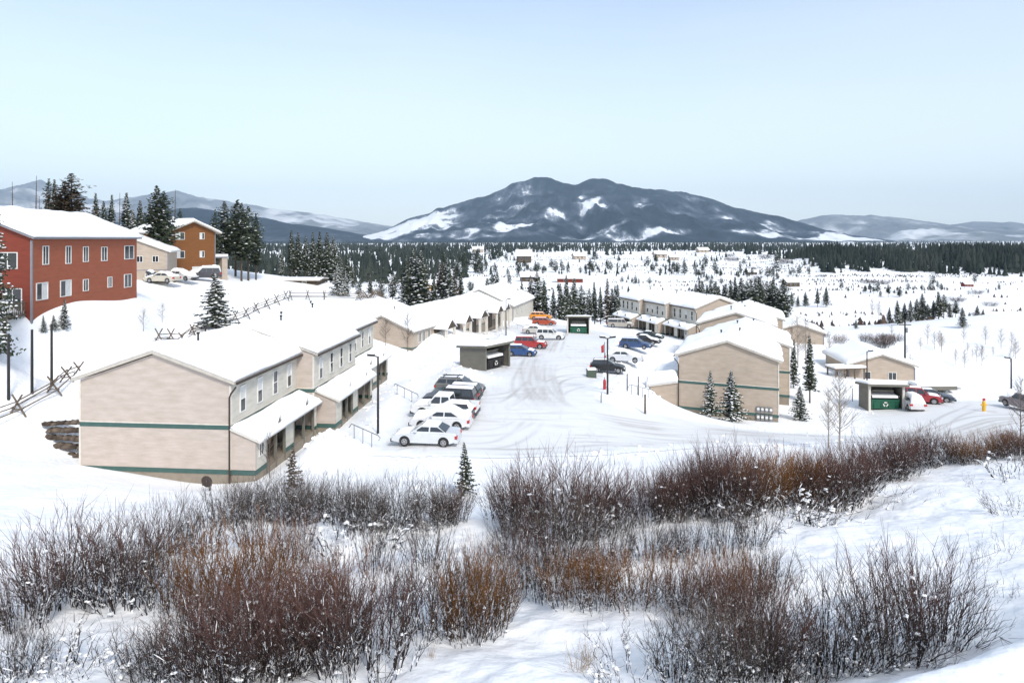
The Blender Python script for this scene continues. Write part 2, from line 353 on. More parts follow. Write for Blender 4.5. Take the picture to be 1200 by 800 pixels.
def wheel_tracks(p):
    rt = random.Random(5); out = np.zeros(len(p)); base = [(66,67),(48,62),(34,58),(20,54),(11,50.5),(4,54),(2,64),(3,80),(5,98),(8,115),(9,129)]
    paths = []
    for k in range(9):
        o = rt.uniform(-3.4,3.4); q = [(x+o*.5*(1 if y > 60 else .2)+rt.gauss(0,.5), y+o*(.9 if x > 10 else .2)+rt.gauss(0,.5)) for x, y in base]
        a = rt.choice([0,0,1,5]); paths.append(q[a:])
    paths += [[(-6+rt.uniform(-.5,.5),y), (-1,y+.2), (1.5+rt.uniform(-1,1),y+4), (2.5+rt.uniform(-1,1),y+14)] for y in (44.5,48,52.5,56,60,84,90,96)]
    paths += [[(12,y), (7,y+.5), (4,y-4), (3+rt.uniform(-1,1),y-14)] for y in (66,72,79,84,88)]
    paths += [[(-8,43.6),(2,43),(14,48),(30,53.5)],[(56,76),(50,70),(40,62),(24,56)],[(62,75),(60,67),(50,62)]]
    for q in paths:
        q = np.array(q); t = np.linspace(0, len(q)-1, len(q)*7)
        for _ in range(1): qs = np.stack([np.interp(t, np.arange(len(q)), q[:,i]) for i in (0,1)], -1)
        ker = np.ones(7)/7; qs = np.stack([np.convolve(np.pad(qs[:,i], 3, mode='edge'), ker, 'valid') for i in (0,1)], -1)
        dm = np.full(len(p), 1e9)
        for a, b in zip(qs, qs[1:]):
            e = b-a; L = e@e+1e-9; tt = np.clip(((p-a)@e)/L, 0, 1); dm = np.minimum(dm, np.hypot(*(p-a-tt[:,None]*e).T))
        w = rt.uniform(.4,1)*np.clip(.55+1.6*fbm(p[:,0], p[:,1], 5, 3, 61), 0, 1)
        out = np.maximum(out, w*np.exp(-((dm-.78)/.24)**2))
    return out
def poly_sheet(name, polyuv, mat, step=.5, lift=.03, world=False):
    P = [((p[0], p[1]) if world else tuple(gp(*p)[:2])) for p in polyuv]
    xs = [p[0] for p in P]; ys = [p[1] for p in P]
    gx = np.arange(min(xs), max(xs)+step, step); gy = np.arange(min(ys), max(ys)+step, step)
    X, Y = np.meshgrid(gx, gy); ins = np.zeros(X.shape, bool)
    for i in range(len(P)):
        x0, y0 = P[i]; x1, y1 = P[i-1]
        c = ((y0 > Y) != (y1 > Y)) & (X < (x1-x0)*(Y-y0)/(y1-y0+1e-9)+x0); ins ^= c
    jx = X+.3*fbm(X, Y, 2.2, 2, 31); jy = Y+.3*fbm(X, Y, 2.2, 2, 37)
    z = Z(jx, jy)+lift
    n = len(gx); idx = np.arange(X.size).reshape(X.shape)
    ok = ins[:-1,:-1] & ins[1:,:-1] & ins[:-1,1:] & ins[1:,1:]
    f = np.stack([idx[:-1,:-1], idx[:-1,1:], idx[1:,1:], idx[1:,:-1]], -1)[ok]
    v = np.stack([jx, jy, z], -1).reshape(-1, 3)
    used = np.unique(f); mp = -np.ones(len(v), int); mp[used] = np.arange(len(used))
    pv_ = v[used][:, :2]; dm = np.full(len(pv_), 1e9)
    for i in range(len(P)):
        a_ = np.array(P[i]); b_ = np.array(P[i-1]); e_ = b_-a_; t_ = np.clip(((pv_-a_)@e_)/(e_@e_), 0, 1); dm = np.minimum(dm, np.linalg.norm(pv_-a_-t_[:,None]*e_, axis=1))
    ed_ = np.clip((dm-.3)/1.6+.5*fbm(pv_[:,0], pv_[:,1], 1.5, 3, 8), 0, 1)*(dm > .3)
    o = np_mesh(name, v[used], mp[f], mat, attr={'edge': ed_, 'track': wheel_tracks(pv_)}); tag(o, kind='structure'); return o
LOT = [(-10.3,43),(-6,41.8),(0,41.3),(6,42),(10,44),(16,47.5),(24,50.5),(34,53),(48,55),(62,57),(75,62),(78,74),(60,79),(42,77.5),(37,70),(33,62),(24,60),(16,59),(10.5,58.5),(9,62),(9.8,67),(12.3,74),(13.5,82),(15,92),(17.5,104),(20,115),(19,124),(12,131),(0,134),(-3,125),(-3.2,112),(-5.6,100),(-7.5,90),(-6.6,81),(-9.3,76),(-10.5,62),(-10.4,50)]
poly_sheet('parking_lot', LOT, 'lot', .22, world=True)
poly_sheet('walkway', [(-13.6,46),(-11.9,46),(-11.0,58),(-10.6,70),(-12.3,70),(-12.9,58)], 'lot', .3, .035, world=True)
# ------------------------------------------------------------------ buildings
def window(parent, c, hd, nd, w, h, frame='white', split='h', blind=0, sill=False, fw=.065):
    """window trim centred at c on a wall; hd = horizontal direction, nd = outward normal"""
    c = Vector(c); hd = Vector(hd).normalized(); nd = Vector(nd).normalized(); up = Vector((0,0,1))
    def bar(mb, u0, u1, v0, v1, d0, d1, mi=0):
        P = [c+hd*u+up*v+nd*d for d in (d0, d1) for (u, v) in ((u0,v0),(u1,v0),(u1,v1),(u0,v1))]
        mb.add(P, [(0,3,2,1),(4,5,6,7),(0,1,5,4),(1,2,6,5),(2,3,7,6),(3,0,4,7)], mi)
    f = MB(); a, b = w/2, h/2
    bar(f, -a-fw, -a, -b-fw, b+fw, -.02, .07); bar(f, a, a+fw, -b-fw, b+fw, -.02, .07)
    bar(f, -a, a, b, b+fw, -.02, .07); bar(f, -a, a, -b-fw, -b, -.02, .07)
    if split == 'h': bar(f, -a, a, -.03, .03, -.02, .05)
    if split == 'v': bar(f, -.03, .03, -b, b, -.02, .05)
    fo = f.build('window', frame, parent)
    p = MB()
    if split == 'h': bar(p, -a, a, -b, -.03, -.01, .02, 0); bar(p, -a, a, .03, b, -.01, .02, 1 if blind else 0)
    elif split == 'v': bar(p, -a, -.03, -b, b, -.01, .02, 0); bar(p, .03, a, -b, b, -.01, .02, 1 if blind else 0)
    else: bar(p, -a, a, -b, b, -.01, .02, 1 if blind else 0)
    p.build('pane', ['glass', 'blind'], fo)
    return fo
def snow_sheet(name, fz, x0, x1, y0, y1, thick, parent, seed=0, step=.3, rag=.12, mat='roofsnow', und=.25):
    """snow lying on a roof whose surface is z = fz(x, y); rounded edges, closed underneath"""
    nx = max(6, int((x1-x0)/step)); ny = max(6, int((y1-y0)/step))
    xs = np.linspace(x0, x1, nx+1); ys = np.linspace(y0, y1, ny+1); X, Y = np.meshgrid(xs, ys)
    ed = np.minimum(np.minimum(X-x0, x1-X), np.minimum(Y-y0, y1-Y))
    rg = rag*fbm(X, Y, .9, 3, seed+50)
    edge = ed < 1e-6
    sx = np.where(X < (x0+x1)/2, -1, 1); sy = np.where(Y < (y0+y1)/2, -1, 1)
    isx = (np.abs(X-x0) < 1e-6) | (np.abs(X-x1) < 1e-6); isy = (np.abs(Y-y0) < 1e-6) | (np.abs(Y-y1) < 1e-6)
    XX = X+np.where(isx, rg*1.0, 0); YY = Y+np.where(isy, rg*1.0, 0)
    t = thick*(1+und*2*fbm(X, Y, 3.0, 3, seed))*(.35+.65*np.sqrt(np.clip(ed/.45, 0, 1)))
    base = fz(X, Y); top = base+t
    v = np.concatenate([np.stack([XX, YY, top], -1).reshape(-1,3), np.stack([X, Y, base+.004], -1).reshape(-1,3)])
    n = X.size; idx = np.arange(n).reshape(X.shape)
    q = np.stack([idx[:-1,:-1], idx[:-1,1:], idx[1:,1:], idx[1:,:-1]], -1).reshape(-1,4)
    fs = [q, q[:, ::-1]+n]
    for e in (idx[0,:], idx[-1,::-1], idx[::-1,0], idx[:,-1]):
        fs.append(np.stack([e[:-1], e[:-1]+n, e[1:]+n, e[1:]], -1))
    return np_mesh(name, v, np.concatenate(fs), mat, parent)
def gable_roof(x0, x1, ya, yb, zE, rise, ovx=.35, ovy=.4, th=.2):
    """returns mesh builder for two slabs + height function; ridge along x"""
    ym = (ya+yb)/2; lo, hi = min(ya,yb), max(ya,yb); half = (hi-lo)/2; sl = rise/half
    def fz(X, Y): return zE+rise-np.abs(Y-ym)*sl+th
    mb = MB(); A = x0-ovx; B = x1+ovx
    for sgn in (-1, 1):
        y_e = ym+sgn*(half+ovy); z_e = zE+rise-(half+ovy)*sl
        mb.prism([(A, ym, zE+rise), (A, y_e, z_e), (A, y_e, z_e+th), (A, ym, zE+rise+th)], (B-A, 0, 0))
    return mb, fz, (A, B, lo-ovy, hi+ovy)
def walls_gable(mb, x0, x1, ya, yb, z0, zE, rise, mEnd=0, mSide=1):
    ym = (ya+yb)/2
    mb.prism([(x0,ya,z0),(x0,yb,z0),(x0,yb,zE),(x0,ym,zE+rise),(x0,ya,zE)], (x1-x0,0,0), mSide, mEnd)
def frame_of(x, y, axis): return math.atan2(axis[1], axis[0])

def townhouse(corner, axis, f, zEave, offs, seg, W, label, snowy=.33, porchsnow=.35, pdep=1.65, vents=(), tanm='tan', lowdetail=False, seed=0, pipes=True):
    base = zEave-6.15
    t = empty('townhouse_block', (corner[0], corner[1], base), math.atan2(axis[1], axis[0]), label, 'townhouses')
    H = 6.15; rise = 1.75; L = seg*len(offs)
    wl = MB(); belt = MB(); strip = MB(); fd = MB(); gut = MB()
    for i, o in enumerate(offs):
        s0, s1 = i*seg, (i+1)*seg; yf = f*o; yb = f*(o-W)
        walls_gable(wl, s0, s1, yf, yb, .22, H-.06, rise)
        lo, hi = min(yf, yb), max(yf, yb)
        fd.box(s0+.03, s1-.03, lo+.03, hi-.03, -1.6, .22)
        e = .025
        for (z0, z1, b) in ((3.08, 3.36, belt), (.24, .52, belt), (3.363, 3.43, strip)):
            ex = e if b is belt else e+.02
            b.box(s0-ex, s0, lo-ex, hi+ex, z0, z1); b.box(s0, s1, (yf if f > 0 else yf-ex), (yf+ex if f > 0 else yf), z0, z1)
            if i == len(offs)-1: b.box(s1, s1+ex, lo-ex, hi+ex, z0, z1)
            b.box(s0, s1, (yb-ex if f > 0 else yb), (yb if f > 0 else yb+ex), z0, z1)
        # corner boards
        for yy in (yf, yb): strip.box(s0-.05, s0+.1, yy-.06, yy+.06, .53, 3.07); strip.box(s0-.05, s0+.1, yy-.06, yy+.06, 3.44, H-.25)
    wl.build('wall', [tanm, 'cream'], t); fd.build('foundation', 'found', t)
    belt.build('green_band', 'green', t); strip.build('corner_trim', 'trim', t)
    for i, o in enumerate(offs):
        s0, s1 = i*seg, (i+1)*seg
        rb, fz, (A, B, y0, y1) = gable_roof(s0, s1, f*o, f*(o-W), H, rise, .3 if i in (0,) else .12, .4)
        ro = rb.build('roof', 'fascia', t)
        snow_sheet('roof_snow', fz, A+(.03 if i == 0 else -.05), B+.05, y0-.03, y1+.03, snowy, ro, seed+i*7, .25, .2, und=.4)
        ye = f*(o+.42)
        g = MB(); ze = H-.4*rise/(W/2)-.02
        g.box(s0-.1, s1+.1, min(ye, ye+f*.1), max(ye, ye+f*.1), ze-.02, ze+.13)
        g.build('gutter', 'brown', t)
        if pipes:
            for (px, py, hh) in ((s0+seg*.35, f*(o-W*.42), .55), (s0+seg*.75, f*(o-W*.6), .45)):
                p = MB(); z0 = float(fz(px, py)); p.tube([(px,py,z0),(px,py,z0+hh+.25)], .07, 6); p.tube([(px,py,z0+hh+.25),(px,py,z0+hh+.38)], .12, 6); p.build('roof_vent', 'dark', ro)
    # downspout on the near front corner
    d = MB(); yo = f*(offs[0]+.46); d.tube([(-.18, yo, H-.3), (-.14, f*(offs[0]+.1), H-.75), (-.10, f*(offs[0]-.02), H-1.0), (-.10, f*(offs[0]-.02), -.6)], .06, 6); d.build('downspout', 'brown', t)
    rr = random.Random(seed+3)
    for i, o in enumerate(offs):
        s0 = i*seg; yw = f*o
        for k in range(4):
            x = s0+seg*(.15+.235*k)
            window(t, (x, yw, 4.72), (1,0,0), (0,f,0), .62, 1.62, split='h', blind=rr.random() < .3)
        # porch: lean-to roof with walled and open bays
        pd = pdep; yo = yw+f*pd; pz = 2.4; ps0 = s0+(.0 if i == 0 else .35)+.02; ps1 = s0+seg-.05
        pw = MB(); wood = MB(); q1_ = []
        L0 = ps1-ps0
        # near side wall
        pw.prism([(ps0, yw, .52), (ps0, yo, .52), (ps0, yo, pz), (ps0, yw, 3.02)], (.14, 0, 0), 0)
        pw.prism([(ps1-.14, yw, .52), (ps1-.14, yo, .52), (ps1-.14, yo, pz), (ps1-.14, yw, 3.02)], (.14, 0, 0), 0)
        ylo, yhi = sorted((yo, yo-f*.14))
        bays = [(.0,.15,1),(.15,.44,0),(.44,.57,1),(.57,.95,0),(.95,1,1)]
        for a, b, solid in bays:
            xa, xb = ps0+L0*a+.15*(a == 0), ps0+L0*b-.15*(b == 1)
            if solid: pw.box(xa, xb, ylo, yhi, .52, pz-.05, 1)
            else:
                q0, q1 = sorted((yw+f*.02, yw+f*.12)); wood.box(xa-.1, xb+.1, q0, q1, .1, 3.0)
                for m_ in range(3):
                    xx = xa+.09+(xb-xa-.18)*m_/2; po = MB(); po.box(xx-.08, xx+.08, yo-.08-f*.07, yo+.08-f*.07, -.5, pz-.05); po.build('post', 'olive', t)
                # door with small window in the back wall
                dr = MB(); q0, q1 = sorted((yw+f*.12, yw+f*.17)); xm = (xa*.7+xb*.3); dr.box(xm-.42, xm+.42, q0, q1, .15, 2.1); dr.build('entry_door', 'brown', t)
        for k_ in range(len(pw.f)//6):
            m2 = MB(); m2.add(pw.v[k_*8:k_*8+8], [tuple(i_-k_*8 for i_ in fc) for fc in pw.f[k_*6:k_*6+6]], pw.m[k_*6]); m2.build('porch_wall', [tanm, 'cream'], t)
        if i == 0:
            window(t, (ps0+.15+L0*.06, yo, 1.75), (1,0,0), (0,f,0), .55, .9, split='v')
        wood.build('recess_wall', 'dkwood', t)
        fb = MB(); q0, q1 = sorted((yw, yo+f*.012)); fb.box(ps0-.03, ps0+.13, q0, q1, .22, .5); fb.box(ps0+.15, ps0+L0*.15, *sorted((yo-f*.1, yo+f*.02)), .22, .5); fb.box(ps0+L0*.44, ps0+L0*.57, *sorted((yo-f*.1, yo+f*.02)), .22, .5); fb.box(ps1-.13, ps1+.01, q0, q1, .22, .5)
        for k_ in range(len(fb.f)//6):
            m2 = MB(); m2.add(fb.v[k_*8:k_*8+8], [tuple(i_-k_*8 for i_ in fc) for fc in fb.f[k_*6:k_*6+6]]); m2.build('green_band', 'green', t)
        dk = MB(); dk.box(ps0+.03, ps1-.03, *sorted((yw+f*.03, yo-f*.02)), -1.4, .2); dk.build('porch_base', 'found', t)
        ov = .4; sl = (3.05-pz)/pd
        def pf(X, Y, yw=yw, sl=sl): return 3.07-np.abs(Y-yw)*sl+.1
        pr = MB(); ye = yw+f*(pd+ov); ze = 3.07-(pd+ov)*sl
        pr.prism([(ps0-.15, yw+f*.03, 3.07), (ps0-.15, ye, ze), (ps0-.15, ye, ze+.1), (ps0-.15, yw+f*.03, 3.17)], (L0+.3, 0, 0))
        pro = pr.build('porch_roof', 'trim', t)
        ya_, yb_ = sorted((yw+f*.05, ye+f*.05))
        def pfs(X, Y, pf=pf): return pf(X, Y)
        snow_sheet('porch_snow', pfs, ps0-.12, ps1+.12, ya_, yb_, porchsnow, pro, seed+90+i, .2, .16, und=.4)
        for a in (.30, .76):   # small vent gables breaking through the snow
            xm = ps0+L0*a; vg = MB(); y_0 = yw+f*(pd*.45); y_1 = yw+f*(pd+.18); zb = 3.07-(pd+.1)*sl+.1
            vg.prism([(xm-.42, y_1, zb), (xm+.42, y_1, zb), (xm, y_1, zb+.72)], (0, y_0-y_1, 0), 0, 1); v_ = vg.build('vent_gable', ['trim', 'olive'], pro)
            sn = MB()
            for sg in (-1, 1): sn.prism([(xm, y_1+f*.06, zb+.78), (xm+sg*.56, y_1+f*.06, zb-.02), (xm+sg*.56, y_1+f*.06, zb+.12), (xm, y_1+f*.06, zb+.98)], (0, y_0-y_1-f*.2, 0))
            sn.build('gable_snow', 'roofsnow', pro)
    return t
def nrm(x, y): l = math.hypot(x, y); return (x/l, y/l)
b1 = townhouse((-17.97,40.85), nrm(.085,1), -1, 5.4, [0,1.35,0], 10.1, 10.2, 'long two-storey beige townhouse block at left front with green bands and snow roof', .42, .42, seed=1)
b6 = townhouse((18.54,71.3), nrm(.37,.93), 1, 1.57, [0,-1.35], 9.8, 10.3, 'two-storey tan townhouse block with broad gable behind the two snowy spruces', .5, 1.15, seed=20, pdep=3.1, tanm='tan2')
b5 = townhouse((28.6,97.7), nrm(.37,.93), 1, 1.6, [0,-1.3], 8.4, 10.6, 'tan townhouse block, mostly snow roof, just behind the gabled block by the spruces', .5, .5, seed=40, tanm='tan2')
b4 = townhouse((34.2,118.9), nrm(-.293,.956), 1, 1.5, [0,1.2,2.4], 8.6, 10.0, 'farthest two-storey cream townhouse block with stepped front facing the far parking lot', .4, .35, seed=60, tanm='tan2')

# electricity meters on the gable of b6 (local frame: x = -0.05 plane, y < 0 away from the front)
m_ = MB()
for k in range(4):
    for j in range(2):
        y = -8.3-.42*k; z = .95-.85*j
        m_.box(-.16, -.03, y-.17, y+.17, z-.3, z+.32, 0); m_.tube([(-.16,y,z+.08),(-.24,y,z+.08)], .14, 10, 1)
m_.build('electric_meters', ['galv', 'white'], b6)
# single-storey row with gabled entries
def row_block():
    ax = nrm(.313,.95); t = empty('single_storey_row', (-14.1,90.6,-1.7), math.atan2(ax[1], ax[0]), 'low beige row of flats with gabled entry porches behind the long townhouse block', 'row house')
    f = -1; W = 9.6; L = 38.; H = 3.1; rise = 1.95
    w = MB(); walls_gable(w, 0, L, 0, W, .55, H-.05, rise, 0, 0); w.build('wall', ['tan2','cream'], t)
    fd = MB(); fd.box(.03, L-.03, .03, W-.03, -1, .55); fd.build('foundation', 'found', t)
    g = MB(); g.box(-.03, 0, -.03, W+.03, .6, .78); g.box(0, L, -.03, 0, .6, .78); g.build('green_band', 'green', t)
    rb, fz, (A,B,y0,y1) = gable_roof(0, L, 0, W, H, rise, .35, .4); ro = rb.build('roof', 'fascia', t)
    snow_sheet('roof_snow', fz, A-.05, B+.05, y0-.1, y1+.1, .5, ro, 301, .4)
    for px in (5, 12, 20, 28, 34):
        p = MB(); z0 = float(fz(px, 5.6)); p.tube([(px,5.6,z0),(px,5.6,z0+1.1)], .07, 6); p.build('roof_vent', 'dark', ro)
    for (s, wd) in ((8.6,3.0),(15.6,2.6),(22.8,3.2),(31.2,2.8),(35.6,2.2)):
        pd = 2.3; zE = 2.75; rs = 1.15; h = wd/2
        pg = MB(); pg.prism([(s-h-.3,-pd,zE-.15),(s+h+.3,-pd,zE-.15),(s,-pd,zE+rs)], (0, pd+2.2, 0), 0, 1)
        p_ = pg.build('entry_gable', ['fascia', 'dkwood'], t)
        def fe(X, Y, s=s, zE=zE, rs=rs, h=h): return zE+rs-np.abs(X-s)*(rs+.15)/(h+.3)+.02
        snow_sheet('gable_snow', fe, s-h-.42, s+h+.42, -pd-.12, 2.0, .34, p_, int(s*10), .22, .08)
        for sx in (-h, h):
            po = MB(); po.box(s+sx-.2, s+sx+.2, -pd+.05, -pd+.4, -.8, zE-.1); po.build('post', 'trim', t)
        bm_ = MB(); bm_.box(s-h+.22, s+h-.22, -pd+.06, -pd+.3, zE-.28, zE-.1); bm_.build('porch_beam', 'trim', t)
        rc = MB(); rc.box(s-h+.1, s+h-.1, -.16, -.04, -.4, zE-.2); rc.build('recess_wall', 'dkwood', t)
        dr = MB(); dr.box(s-.45, s+.45, -.24, -.17, 0, 2.05); dr.build('entry_door', 'brown', t)
    for s in (2.2, 3.5, 5.2, 12.3, 19.2, 26.6, 28.2): window(t, (s, 0, 1.95), (1,0,0), (0,-1,0), .8, 1.35, split='v')
    return t
row_block()
# cream corner block farther back
def small_house(corner, axis, L, W, f, z0, H, rise, wall, label, cat, wins=(), snow=.4, side=None, name='house', seed=0, pipes=0, trim='grey', frame='white', roofm='fascia', ov=.4):
    t = empty(name, (corner[0], corner[1], z0), math.atan2(axis[1], axis[0]), label, cat)
    w = MB(); walls_gable(w, 0, L, 0, -f*W, -2.5, H-.05, rise, 0, 1); w.build('wall', [wall, side or wall], t)
    rb, fz, (A,B,y0,y1) = gable_roof(0, L, 0, -f*W, H, rise, ov, ov); ro = rb.build('roof', roofm, t)
    snow_sheet('roof_snow', fz, A-.05, B+.05, y0-.08, y1+.08, snow, ro, seed, .4)
    c = MB()
    for yy in (0, -f*W): c.box(-.06, .1, yy-.07, yy+.07, -2.4, H-.25)
    c.build('corner_trim', trim, t)
    for face, s, z, ww, hh, sp, bl in wins:
        if face == 'end': window(t, (0, -f*s, z), (0,1,0), (-1,0,0), ww, hh, frame, sp, bl)
        else: window(t, (s, 0, z), (1,0,0), (0,f,0), ww, hh, frame, sp, bl)
    for k in range(pipes):
        px = L*(k+1)/(pipes+1); p = MB(); zz = float(fz(px, -f*W*.6)); p.tube([(px,-f*W*.6,zz),(px,-f*W*.6,zz+.9)], .09, 6); p.build('roof_vent', 'dark', ro)
    return t, ro
small_house((.2,137), nrm(.25,.97), 20, 15, -1, -3.3, 3.4, 3.3, 'cream', 'cream block with wide snow roof beyond the far end of the low row', 'building', [('side',2.5,1.9,.8,1.2,'v',0),('side',7,1.9,.8,1.2,'v',0)], .5, seed=11, pipes=3)
# the red house on the hill
RZ = 7.9
rh, rro = small_house((-41.3,55), nrm(-1.8,18.5), 18.6, 10.6, -1, RZ, 6.75, 2.25, 'redd', 'large brick-red two-storey house with snow roof at far left on the hill', 'house',
  [('side',1.9,5.15,.75,1.55,'v',0),('side',5.3,5.1,.75,1.55,'v',0),('side',8.2,5.1,.8,1.4,'v',0),('side',11.6,5.05,1.0,1.35,'v',0),('side',16.8,5.1,2.0,1.4,'v',0),
   ('side',1.4,2.0,1.5,1.4,'v',1),('side',4.9,2.0,1.6,1.4,'v',1),('side',8.2,2.05,.8,1.05,'v',0),('side',12.7,2.05,.75,1.0,'v',0),('side',16.5,1.95,1.5,1.35,'v',0),
   ('end',1.9,4.75,1.5,1.3,'v',0),('end',1.5,1.3,1.4,2.0,'v',0)], .42, 'red', 'detached_house', 5, roofm='grey')
dk = MB(); dk.box(-2.6, -.03, .4, 9, .02, .22); dko = dk.build('deck', 'wood', rh)
for y in (.6, 2.4, 4.2, 6.4):
    p = MB(); p.box(-2.5, -2.3, y-.1, y+.1, -3, .0); p.build('deck_post', 'wood', dko)
rl = MB(); rl.box(-2.6, -2.5, .4, 9, 1.1, 1.2)
for k in range(40): rl.box(-2.58, -2.52, .5+k*.22, .56+k*.22, .24, 1.09)
rl.box(-2.6, -.05, .4, .48, 1.1, 1.2)
for k in range(10): rl.box(-2.4+k*.24, -2.34+k*.24, .41, .47, .24, 1.09)
rl.build('railing', 'wood', dko); s_ = MB(); s_.box(-2.58,-.1,.5,8.9,.225,.42); s_.build('deck_snow','clump',dko)
# small beige house, orange-brown house
small_house((-57.3,96), nrm(.45,1), 7, 6.0, -1, 8.3, 4.9, 1.5, 'beige', 'small beige two-storey house between the red house and the orange-brown house', 'house',
  [('end',1.5,3.7,.8,.8,'v',0),('end',3.6,3.7,.8,.8,'v',0),('end',2.6,.9,1.4,1.0,'v',1)], .35, None, 'detached_house', 13, roofm='white') if False else None
t_b, _ = small_house((-50.0,93), nrm(-.35,1), 8, 9.5, -1, 8.2, 4.5, 1.9, 'beige', 'small beige two-storey house between the red house and the orange-brown house', 'house',
  [('end',1.6,3.4,.7,.8,'v',0),('end',3.6,3.4,.7,.8,'v',0),('end',2.2,.75,1.4,1.0,'v',1)], .35, None, 'detached_house', 13, roofm='white')
bx = MB(); bx.box(-.03,0,-.02,9.52,1.75,1.87); bx.build('belt_board','grey',t_b)
t_o, ro_o = small_house((-56.4,105), nrm(-.8,.6), 12.5, 7.9, 1, 8.0, 7.7, 1.7, 'redbrown', 'tall orange-brown three-storey house with snow roof on the hill, parked cars before it', 'house',
  [('end',1.9,7.0,1.4,1.1,'v',1),('end',5.6,7.0,.7,1.0,'v',1),('end',1.9,3.9,1.4,1.1,'v',1),('end',5.6,3.9,.7,1.0,'v',1),('end',5.2,1.0,2.4,1.5,'n',1),('side',2,6.5,.8,1.,'v',1),('side',5,6.5,.8,1.,'v',1),('side',9,6.5,.8,1.,'v',0),('side',3,3.6,.8,1.,'v',0)], .4, None, 'detached_house', 17, ov=.8)
bb = MB(); bb.box(.3,4.5,-10.6,-7.95,3.2,3.4); bo = bb.build('balcony','grey',t_o)
sn = MB(); sn.box(.4,4.4,-10.5,-7.97,3.404,3.8); sn.build('balcony_snow','clump',bo)
pp = MB(); pp.box(.4,1.6,-10.4,-9.4,-1.5,3.195); pp.build('balcony_post','beige',bo)
bw = MB(); bw.box(-.035,0,-7.85,-.05,2.35,2.5); bw.build('belt_board','redbrown',t_o)
# tan garage-like house in the lower right and others round the valley
small_house((58.5,93), nrm(.15,1), 10, 9.0, -1, -6.9, 2.9, 1.5, 'tan2', 'low tan house with snow roof beyond the right-hand dumpster shed', 'house', [('end',3.0,1.4,1.0,1.0,'v',0),('end',6.5,1.4,1.0,1.0,'v',0)], .45, None, 'detached_house', 19)
g_ = empty('pergola', (46.8,92.5,-6.3), R(8), 'low brown timber pergola beside the low tan house at right', 'pergola')
for k in range(4):
    p = MB(); p.box(k*1.5-.08, k*1.5+.08, -.08, .08, -.5, 1.9); p.build('post', 'wood', g_); p = MB(); p.box(k*1.5-.08, k*1.5+.08, 1.8, 1.96, -.5, 1.9); p.build('post', 'wood', g_)
p = MB(); p.box(-.3, 4.8, -.2, 2.1, 1.92, 2.1); p.build('roof', 'wood', g_); p = MB(); p.box(-.3,4.8,-.2,2.1,2.105,2.35); p.build('roof_snow','clump',g_)
small_house((50.5,124), nrm(.3,1), 9, 9, 1, -8.6, 5.2, 1.4, 'tan2', 'plain tan house half hidden behind bare trees right of the middle townhouses', 'house', [], .4, None, 'detached_house', 23)
# far cabins in the valley
def cabin(u, v, w, h, wall, label, rot=0, rise=.35, vb=None):
    g = gp(u, v); Y = g.y; W = w/F*Y; H = h/F*Y
    ax = (math.cos(R(rot)), math.sin(R(rot)))
    return small_house((g.x-W/2*ax[0], g.y-W/2*ax[1]), ax, W, W*.7, -1, g.z-.2, H*.6, H*rise, wall, label, 'house', [('side',W*.3,H*.3,W*.1,H*.22,'n',0),('side',W*.65,H*.3,W*.1,H*.22,'n',0)], H*.1, None, 'valley_house', int(u), ov=W*.08)
cabin(614, 308, 17, 15, 'dkwood', 'dark two-storey cabin with snow roof alone in the valley, left of the mountain foot')
cabin(622, 330, 22, 11, 'dkwood', 'brown low house with snow roof behind the conifer row at the end of the lot', 5)
cabin(668, 331, 30, 9, 'redd', 'long low brown ranch house in the valley behind the conifer row', -4)
cabin(680, 304, 14, 8, 'beige', 'small pale house at the edge of the far woods, left of the valley village', 12)
cabin(560, 296, 12, 7, 'beige', 'tiny pale house in the far woods below the left foot of the mountain', 0)
cabin(825, 296, 12, 6, 'beige', 'tiny pale house below the right side of the mountain', 8)
cabin(930, 336, 16, 10, 'dkwood', 'small dark barn in the snow field left of the long wooded rise', 10)
cabin(1136, 336, 10, 6, 'redd', 'tiny dark red barn before the wooded rise at right', 0)
cabin(775, 302, 14, 8, 'beige', 'tan house in the valley village centre', 6)
cabin(790, 305, 11, 7, 'beige', 'pale house just right of the tan valley house', -8)
cabin(882, 322, 11, 6, 'dkwood', 'tiny dark cabin on the white valley floor right of the village', 5)
cabin(500, 340, 20, 12, 'ywood', 'yellow-tan low house beyond the buck fence hill', 8)
cabin(350, 331, 44, 6, 'dkwood', 'long low dark shed roofed in snow behind the hilltop pines', 0, .25)
cabin(545, 352, 40, 8, 'redd', 'low dark red-roofed shed behind the low beige row', 6)

